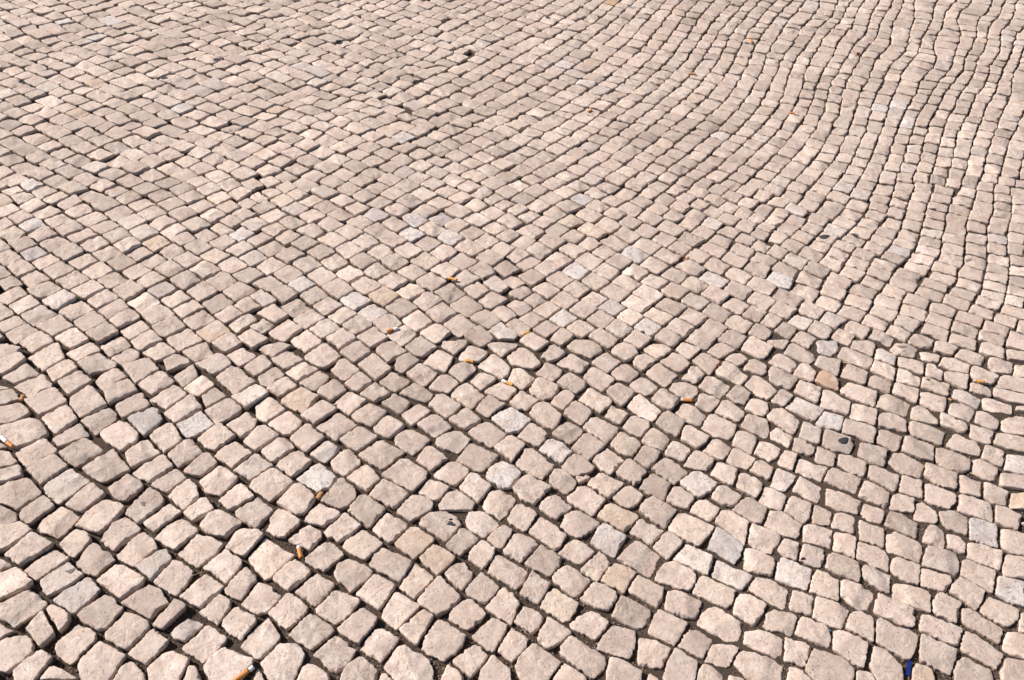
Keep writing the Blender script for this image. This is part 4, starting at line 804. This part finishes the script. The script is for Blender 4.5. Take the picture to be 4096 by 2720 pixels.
def at_z(c, r, u, v, z):
    g = to_ground(*tile_px(c, r, u, v)); k = (CAM_H-z)/CAM_H
    return Vector((float(g[0])*k, float(g[1])*k, z))
def put(name, verts, faces, mats, parent=None, loc=(0, 0, 0), idx=None, smooth=True):
    me = bpy.data.meshes.new(name)
    me.from_pydata([tuple(v) for v in verts], [], faces); me.update()
    for m_ in mats: me.materials.append(m_)
    if idx:
        for p, k in zip(me.polygons, idx): p.material_index = k
    for p in me.polygons: p.use_smooth = smooth
    o = bpy.data.objects.new(name, me); COL.objects.link(o)
    o.parent = parent; o.location = loc
    return o
def tube(t0, t1, L, rad, seed, squash, bend, n=14, k=9):
    """piece of a crumpled roll along x, from fraction t0 to t1; returns vertices, faces, material indices"""
    vs, fs, ix = [], [], []
    r_ = random.Random(seed); ph = [r_.uniform(0, 6.28) for _ in range(6)]
    for i in range(k):
        t = t0 + (t1-t0)*i/(k-1)
        for j in range(n):
            a = 2*math.pi*j/n
            rr = rad*(1 + 0.05*math.sin(3*a+ph[0]+7*t) + 0.06*math.sin(9*t+ph[1]+a) + 0.03*math.sin(5*a+21*t+ph[2]))
            vs.append((t*L, rr*math.cos(a)*1.04 + bend*math.sin(math.pi*t), rr*math.sin(a)*squash))
    for i in range(k-1):
        for j in range(n):
            fs.append((i*n+j, i*n+(j+1) % n, (i+1)*n+(j+1) % n, (i+1)*n+j)); ix.append(0)
    for e, base in ((0, 0), (1, (k-1)*n)):
        ring = []
        x = vs[base][0] + (0.0006 if e == 0 else -0.0006)
        for j in range(n):
            v = vs[base+j]; ring.append(len(vs)); vs.append((x, v[1]*.86, v[2]*.86))
        for j in range(n):
            q = (base+j, ring[j], ring[(j+1) % n], base+(j+1) % n)
            fs.append(q if e == 0 else q[::-1]); ix.append(0)
        fs.append(tuple(ring[::-1]) if e == 0 else tuple(ring)); ix.append(1)
    return vs, fs, ix
LAND = []                          # things a cobble can be pointed out by
def butt(c, r, u0, v0, u1, v1, c1=None, white=0.0, rad=0.0039, mat=None, label='', squash=.9, land=None, bend=0.0, sink=0.0, far=False):
    """from the filter's mouth end to the burnt end"""
    g0 = at(c, r, u0, v0); g1 = at(*(c1 or (c, r)), u1, v1)
    zz = max(surf_z(g0.x, g0.y), surf_z(g1.x, g1.y), surf_z((g0.x+g1.x)/2, (g0.y+g1.y)/2)) + rad*squash - sink
    p0 = at_z(c, r, u0, v0, zz); p1 = at_z(*(c1 or (c, r)), u1, v1, zz)
    d = p1-p0; L = d.length
    e = bpy.data.objects.new('cigarette_butt', None); COL.objects.link(e)
    e.empty_display_size = 0.02
    e.location = p0; e.rotation_euler = (0, 0, math.atan2(d.y, d.x))
    e['label'] = label; e['category'] = 'cigarette butt'; e['group'] = 'cigarette butts dropped on the paving'
    vs, fs, ix = tube(0, 1-white, L, rad, len(LAND)+3, squash, bend)
    put('filter', vs, fs, [mat or ORANGE, CORE], e, idx=ix)
    if white:
        vs, fs, ix = tube(1-white, 1, L, rad*.97, len(LAND)+9, squash, bend, k=6)
        put('paper', vs, fs, [WHITE, ASH], e, idx=ix)
    if land: LAND.append((land, to_pixel(np.array([(p0.x+p1.x)/2, (p0.y+p1.y)/2]))))
    return e
butt(1, 3, 41.6, 44.5, 39.2, 33.5, white=.2, label='orange cigarette butt with a short white end lying across a dark joint', land='the butt lying crossways in a joint')
butt(1, 3, -20, 158, -2.4, 144.5, white=.24, label='orange cigarette butt with a white tip, cut by the bottom edge of the photo', land='the butt at the bottom edge')
butt(0, 2, 12, 98.5, .8, 89.5, white=.52, label='half white, half orange cigarette butt at the left edge of the photo', land='the half white butt')
butt(0, 2, 19, 56, 21.5, 51, rad=.0046, mat=DULLOR, squash=.7, label='short squashed tan cigarette stub between two stones near the left edge', land='the squashed tan stub')
butt(1, 2, 201, 20, 192.6, 18.6, rad=.0034, mat=PALEOR, label='pale orange cigarette filter without paper, lying level against a stone', land='the level pale filter')
butt(1, 2, 237, 41.5, 227, 37.2, white=.4, rad=.0032, mat=PALEOR, label='thin yellow and white cigarette butt sloping down beside a stone, below the level pale filter', land='the thin yellow butt')
butt(1, 2, 56.3, 146.5, 60.8, 140.5, rad=.0044, mat=DULLOR, squash=.65, label='crushed dirty brown cigarette stub beside a greyish white stone', land='the crushed brown stub')
butt(2, 2, 166.5, 56, 155.8, 54.6, white=.17, rad=.0035, label='bright orange cigarette butt with a small white tip lying level over a gap', land='the bright orange butt')
butt(3, 2, 199.5, 39, 189.7, 37, white=.07, rad=.0033, mat=PALEOR, label='orange cigarette butt lying on a grey stone in the upper right of the paving', land='the butt by the right edge')
butt(3, 2, 169.5, 56, 166.8, 53.8, rad=.003, mat=DULLOR, squash=.6, label='dull orange scrap of cigarette filter stuck in a crack', sink=.003)
butt(1, 1, 178, 99.3, 185.5, 101.7, rad=.0034, mat=PALEOR, label='yellow orange cigarette filter lying farthest back among the middle butts')
butt(1, 1, 120.5, 149, 130.8, 145.8, white=.42, rad=.0036, label='cigarette butt with a long white end pointing away, below a flat square stone', land='the long white ended butt')
butt(2, 1, 9.3, 152.7, 16.3, 149, rad=.0038, mat=PALEOR, label='plump yellow orange cigarette filter in a dark joint', land='the plump yellow filter')
butt(3, 0, 20.5, 103.8, 27, 105.2, white=.25, rad=.0032, label='small orange cigarette butt with white end far back on the right half')
butt(2, 0, 164.5, 67.5, 169, 68.3, rad=.0042, mat=DULLOR, squash=.8, label='tawny cigarette stub wedged in a dark joint far back')
butt(2, 0, 70, 103.2, 73.5, 101.6, rad=.003, mat=ORANGE, label='tiny orange cigarette stub far back, alone in the middle of the paving')
butt(2, 0, 221.5, 39.3, 220.2, 36.8, rad=.0038, mat=ORANGE, label='orange stub standing on end far back between two courses')
butt(3, 0, 81, 49.3, 83.8, 48.4, rad=.003, mat=DULLOR, label='tiny brown cigarette scrap in the far right corner of the paving')

def blob(c, r, u, v, du, dv, mat, name, label, cat, h=0.0010, lobes=0.15, group=None, land=None, seed=1):
    """a flat lump trodden on a stone: du, dv are its half widths in the photo"""
    g = at(c, r, u, v)
    a = np.array(at(c, r, u+du, v))[:2] - np.array(g)[:2]; b = np.array(at(c, r, u, v-dv))[:2] - np.array(g)[:2]
    r_ = random.Random(seed*7+1); ph = [r_.uniform(0, 6.28) for _ in range(4)]
    n = 22; vs = []
    for q, zz in ((1.0, -0.0012), (0.97, h*.5), (0.8, h), (0.4, h*1.15)):
        for j in range(n):
            t = 2*math.pi*j/n; w = q*(1+lobes*math.sin(2*t+ph[0])+lobes*.7*math.sin(3*t+ph[1])+lobes*.45*math.sin(5*t+ph[2]))
            x, y = a*math.cos(t)*w + b*math.sin(t)*w
            vs.append((x, y, surf_z(g.x+x, g.y+y)+zz+.0003))
    vs.append((0, 0, surf_z(g.x, g.y)+h*1.15+.0003))
    fs = [(i*n+j, i*n+(j+1) % n, (i+1)*n+(j+1) % n, (i+1)*n+j) for i in range(3) for j in range(n)]
    fs += [(3*n+j, 3*n+(j+1) % n, 4*n) for j in range(n)]
    o = put(name, vs, fs, [mat], loc=(g.x, g.y, 0))
    o['label'] = label; o['category'] = cat
    if group: o['group'] = group
    if land: LAND.append((land, to_pixel(np.array([g.x, g.y]))))
    return o
GG = 'dark gum spots trodden onto the cobbles'
for k, (c, r, u, v, du, dv, mt, lab, ld) in enumerate([
    (3, 2, 69.5, 93, 4.4, 3.4, GUM, 'largest black oval gum spot, on a stone towards the right edge', 'the largest gum spot'),
    (3, 1, 52, 61.5, 4.2, 2.3, GUM, 'black flat gum spot beside a dark-stained white stone in the upper right', 'the upper right gum spot'),
    (3, 2, 147, 37.3, 2.2, 1.5, GUM, 'small round black gum spot at the corner of a pinkish stone above the large one', None),
    (0, 0, 200, 55.6, 3.7, 1.4, GUM, 'dark gum spot far back on the left, the upper of two on a diagonal', None),
    (0, 0, 151, 71.3, 3.6, 1.4, GUM, 'dark gum spot far back on the left, the lower of two on a diagonal', None),
    (0, 0, 19.5, 75, 2.6, 1.0, GUM, 'small dark gum spot near the far left edge', None),
    (0, 0, 226, 116.8, 3.3, 1.5, GUM, 'dark gum spot on a pale stone in the middle distance, left half', None),
    (1, 0, 76.7, 38.2, 3.4, 1.3, GUM, 'crisp black gum spot far back near the middle of the paving', None),
    (0, 0, 139, 10.2, 2.5, .8, GUM, 'faint dark gum spot near the top left of the paving', None),
    (1, 0, 62.5, 102, 2.6, .9, GREYGUM, 'grey gum smear to the right of a yellow stone', None),
    (2, 0, 33.5, 16, 2.3, 1.3, GUM, 'black gum lump in a joint far back near the top middle', None),
    (3, 1, 185, 82.7, 3.0, 1.2, GREYGUM, 'pale grey gum spot on the right side, middle distance', None),
    (2, 2, 53, 93.6, 2.3, 1.4, GUM, 'black lump at the lower corner of a pinkish stone near the middle', 'the black lump near the middle'),
    (1, 3, 180, 12.5, 3.2, 2.4, GUM, 'black splash on a pale stone with a small drop above it', 'the black splash'),
    (3, 2, 123.5, 6, 3.4, 1.4, GREYGUM, 'grey smear on a white-edged stone at the right', None),
    (0, 2, 132, 151, 2.6, 1.7, GREYGUM, 'grey forked gum spot on a stone in the lower left', 'the grey forked spot'),
    (0, 3, 65, 56, 4.0, 2.2, GREYGUM, 'blue-grey smear on a long stone near the left edge', None)]):
    blob(c, r, u, v, du, dv, mt, 'chewing_gum', lab, 'chewing gum', lobes=.3 if 'splash' in lab or 'forked' in lab or 'smear' in lab else .12, h=.0004 if mt is GREYGUM else .0010, group=GG, land=ld, seed=k)
blob(1, 3, 179.5, 8.3, 1.6, .7, GUM, 'chewing_gum', 'small black drop just above the black splash', 'chewing gum', group=GG, seed=40)
blob(3, 3, 32.2, 45, 2.2, 1.1, SEED, 'seed', 'dark brown seed lying on a stone', 'seed', h=.0016, land='the dark brown seed', seed=41)
blob(1, 1, 210.5, 100.7, 1.6, 1.3, SEED, 'dead_leaf', 'dark red scrap of leaf beside a joint, right of the farthest middle butt', 'leaf', h=.0012, seed=42)
blob(2, 0, 149, 7.2, 2.0, .8, LEAF, 'dead_leaf', 'rusty brown leaf scrap at the top of the photo', 'leaf', h=.0012, seed=43)
blob(2, 2, 191.6, 22.4, 1.5, 1.2, LEAF, 'dead_leaf', 'small orange brown leaf scrap in a joint, right half', 'leaf', h=.0012, seed=44)
blob(2, 1, 161, 81.2, 2.0, 1.0, LEAF, 'dead_leaf', 'reddish leaf scrap under the corner of a stone in the middle distance', 'leaf', h=.0012, seed=45)

def strip(name, pts, wid, th, mat, label, cat, land=None):
    vs, fs = [], []
    o0 = pts[0]
    for i, p in enumerate(pts):
        d = (pts[min(i+1, len(pts)-1)] - pts[max(i-1, 0)]).normalized()
        s_ = Vector((-d.y, d.x, 0)).normalized()*wid/2
        for q, z in ((s_, 0), (-s_, 0), (-s_, th), (s_, th)): vs.append(tuple(p-o0+q+Vector((0, 0, z))))
    for i in range(len(pts)-1):
        for j in range(4): fs.append((i*4+j, i*4+(j+1) % 4, (i+1)*4+(j+1) % 4, (i+1)*4+j))
    fs += [(3, 2, 1, 0), tuple(len(pts)*4-4+k for k in range(4))]
    o = put(name, vs, fs, [mat], loc=o0, smooth=False)
    o['label'] = label; o['category'] = cat
    if land: LAND.append((land, to_pixel(np.array([(pts[0].x+pts[-1].x)/2, (pts[0].y+pts[-1].y)/2]))))
    return o
def run(tiles, lift=.0012):
    out = []
    for t in tiles:
        g = at(*t); out.append(at_z(*t, surf_z(g.x, g.y)+lift))
    zm = max(p.z for p in out)
    return [at_z(*t, zm - .25*(zm-p.z)) for t, p in zip(tiles, out)]
strip('plastic_strip', run([(3, 3, 130.8, 139.4), (3, 3, 129.8, 146), (3, 3, 128.8, 152.8)], .003), .0066, .0009, BLUE, 'navy blue strip of plastic lying in a joint at the lower right', 'plastic strip', land='the blue plastic strip')
strip('foil_scrap', run([(2, 0, 107.5, 6.2), (2, 0, 112.3, 7.4)]), .0030, .0006, TEAL, 'tiny teal scrap of foil far back near the top', 'foil scrap')
strip('foil_scrap', run([(3, 3, 56.8, 110), (3, 3, 57.6, 112)]), .0016, .0006, TEAL, 'tiny teal scrap in a joint at the lower right', 'foil scrap')
def stem(pts, label, rad=.0005):
    p = run(pts, .0010); n = 6; vs, fs = [], []
    for i, q in enumerate(p):
        k = rad*(1-.5*i/(len(p)-1))
        d = (p[min(i+1, len(p)-1)]-p[max(i-1, 0)]).normalized(); s_ = Vector((-d.y, d.x, 0)).normalized()
        for j in range(n):
            a = 2*math.pi*j/n; vs.append(tuple(q-p[0]+s_*k*math.cos(a)+Vector((0, 0, k*math.sin(a)))))
    for i in range(len(p)-1):
        for j in range(n): fs.append((i*n+j, i*n+(j+1) % n, (i+1)*n+(j+1) % n, (i+1)*n+j))
    fs += [tuple(range(n))[::-1], tuple((len(p)-1)*n+k for k in range(n))]
    o = put('grass_stem', vs, fs, [STRAW], loc=p[0])
    o['label'] = label; o['category'] = 'grass stem'; o['group'] = 'dry grass stems caught in the joints'
stem([(3, 3, 128.5, 145), (3, 3, 130, 149), (3, 3, 130.3, 153), (3, 3, 129, 158)], 'thin dry stem bent over the blue plastic strip')
stem([(0, 3, 176, 61), (0, 3, 183, 58.5), (0, 3, 190, 55.5)], 'dry stem crossing a joint in the lower left')
stem([(0, 3, 184.5, 61), (0, 3, 186.5, 54)], 'short dry stem crossed over another in the lower left')
stem([(3, 3, 229, 42.5), (3, 3, 233, 45.8), (3, 3, 238, 46.5)], 'dry stem curving along a joint at the right edge', .0007)
stem([(2, 3, 10, 110), (2, 3, 14, 114), (2, 3, 18, 116.5)], 'short dry stem in a joint below a bluish stone, bottom middle')
stem([(3, 2, 186, 122.5), (3, 2, 197, 126), (3, 2, 210, 131)], 'long brown stem lying along a joint on the right', .0008)
stem([(0, 2, 138.5, 56.5), (0, 2, 142, 60.5), (0, 2, 147, 61)], 'curved dry stem in a joint left of the middle')
stem([(0, 2, 186, 137), (0, 2, 190, 142), (0, 2, 196, 142.5)], 'wispy dry stem beside a tuft of dead roots, lower left')
stem([(3, 2, 69, 20.5), (3, 2, 78, 21.5), (3, 2, 90, 27)], 'brown stem along the upper edge of a chipped stone, right side', .0008)
stem([(1, 3, 207, 54), (1, 3, 212, 56), (1, 3, 213, 60)], 'small dry stem near a five-sided stone, bottom middle')
stem([(0, 3, 49, 19.5), (0, 3, 52, 24)], 'very short dry stem in a joint near the left edge')

# loose grit lying in the joints: nobody could count it
gv, gf, n0 = [], [], 0
octa = np.array([(1, 0, 0), (-1, 0, 0), (0, 1, 0), (0, -1, 0), (0, 0, 1), (0, 0, -1)], float)
ofc = np.array([(0, 2, 4), (2, 1, 4), (1, 3, 4), (3, 0, 4), (2, 0, 5), (1, 2, 5), (3, 1, 5), (0, 3, 5)])
grid.clear()
for i, s in enumerate(stones): grid.setdefault(gkey(*s['ctr']), []).append(i)
made = 0
while made < 14000:
    px, py = rng.uniform(-40, W+40), H - (H-300)*rng.random()**1.35
    g = to_ground(px, py)
    if any(inside(stones[j]['fin'], g[0], g[1], 0.0002) for j in near(g[0], g[1])): 
        made += 0.05; continue
    made += 1
    sz_ = rng.choice((.0006, .0008, .001, .0013, .0018)) * (1.5 if rng.random() < .04 else 1)
    lf_ = min(1, max(0, 1-px/3000))
    v = octa*(sz_*np.array([rng.uniform(.6, 1.4), rng.uniform(.6, 1.4), rng.uniform(.5, 1)])) + nrs.normal(scale=sz_*.2, size=(6, 3))
    v += (g[0], g[1], -(0.0072 + 0.0084*lf_) + 0.0008)
    gv.append(v); gf.append(ofc+n0); n0 += 6
GRIT = plain('grit', (0.27, 0.20, 0.155), 0.9, (0.06, 0.042, 0.03), 160)
me = rough_mesh('gravel', np.concatenate(gv), np.zeros((0, 4), int), np.concatenate(gf), [GRIT])
me.polygons.foreach_set('use_smooth', np.zeros(len(me.polygons), bool))
ob = bpy.data.objects.new('gravel', me); COL.objects.link(ob); ob['kind'] = 'stuff'; ob['label'] = 'fine grit and sand grains lying loose in the joints'

# ---------------------------------------------------------------- the three hundred cobbles that show largest, each a thing of its own
for t, n in (('2 3 198 32', 'the bluish grey cobble'), ('3 3 57 74', None), ('1 2 228 124', 'the black-flecked white cobble'), ('3 2 55 38', 'the rusty orange cobble'),
             ('3 3 228 76', 'the jagged white cobble'), ('0 3 92 95', 'the cracked yellowish cobble'), ('1 2 41 54', 'the yellow square cobble'), ('2 3 88 28', 'the crumpled white cobble'),
             ('2 3 40 112', 'the hollowed ragged cobble'), ('0 2 134 70', 'the cobble with a grey hollow'), ('1 3 146 29', None), ('2 3 29 46', 'the plain brown cobble'),
             ('0 2 76 100', None), ('3 2 147 85', 'the big split cobble'), ('3 2 116 146', None), ('1 2 56 126', 'the greyish white cobble'), ('1 3 140 140', 'the broad bulging cobble')):
    if n:
        c, r, u, v = t.split(); s = find_stone(int(c), int(r), float(u), float(v))
        if 'mark' not in s: s['mark'] = n; LAND.append((n, s['px']))
LAND += [("the photo's bottom left corner", np.array([0.0, H])), ("the photo's bottom right corner", np.array([W, H]))]
KIND = {'white': 'whitish, dark-veined', 'pale': 'very pale, pitted', 'rust': 'rusty orange', 'yellow': 'yellowish', 'brown': 'brownish', 'grey': 'bluish grey'}
ORD = ['nearest', 'second', 'third', 'fourth', 'fifth', 'sixth', 'seventh', 'eighth', 'ninth', 'tenth', 'eleventh', 'twelfth', 'thirteenth', 'fourteenth', 'fifteenth', 'sixteenth', 'seventeenth', 'eighteenth', 'nineteenth', 'twentieth']
DIRS = ['right of', 'upper right of', 'above', 'upper left of', 'left of', 'lower left of', 'below', 'lower right of']
vis = [s for s in stones if s['seen'] > 0 and s['px'][1] > 900]
place = {}
for li, (nm, lp) in enumerate(LAND):
    sect = {}
    for s in vis:
        d = s['px']-lp; dist = math.hypot(d[0], d[1])
        if dist < 30: continue
        k = int(round(math.atan2(-d[1], d[0])/(math.pi/4))) % 8
        sect.setdefault(k, []).append((dist, id(s)))
    for k, L in sect.items():
        L.sort()
        for n, (dist, i) in enumerate(L[:20]):
            place.setdefault(i, []).append((n*1.0 + dist/260.0, n, k, nm))
def shape_word(s):
    a, b = flow(s['ctr'])[0]
    P = s['fin']; ea = proj(P, math.cos(a), math.sin(a)); eb = proj(P, math.cos(b), math.sin(b))
    la, lb = ea[1]-ea[0], eb[1]-eb[0]; q = max(la, lb)/min(la, lb); A = area(P)
    big = 'large ' if A > 0.0031 else 'small ' if A < 0.0014 else ''
    fill = A/(la*lb)
    return big + ('long' if q > 1.5 else 'oblong' if q > 1.2 else 'wedge-shaped' if fill < .66 else 'squarish')
used = set()
quads, tris = faces_for(90, 9)
for i in rank[:N_SINGLE]:
    s = stones[i]
    V = stone_verts(s, 90, True)
    o0 = np.array([s['ctr'][0], s['ctr'][1], -0.030])
    me = rough_mesh('cobblestone', V-o0, quads, tris, [STONE], np.tile(tint_of(s), (len(V), 1)), np.full(len(V), s['seed']))
    o = bpy.data.objects.new('cobblestone', me); COL.objects.link(o); o.location = o0
    tone = KIND.get(s.get('kind')) or ('warm cream' if s['warm'] > .56 else 'greyish pink' if s['warm'] < .3 else 'pale pink' if s['val'] > .5 else 'dull pink')
    lab = None
    if 'mark' in s:
        lab = s['mark'][4:] + ', unlike its plain pink neighbours'
    else:
        for sc_, n, k, nm in sorted(place.get(id(s), [])):
            t = '%s %s cobble, %s %s %s' % (shape_word(s), tone, ORD[n] + ('' if n == 0 else ' one'), DIRS[k], nm)
            if (n, k, nm) not in used and len(t.split()) <= 16: used.add((n, k, nm)); lab = t; break
    o['label'] = lab or (shape_word(s) + ' ' + tone + ' cobble'); o['category'] = 'cobblestone'
    o['group'] = 'cobblestones of the paving, set singly in the foreground'
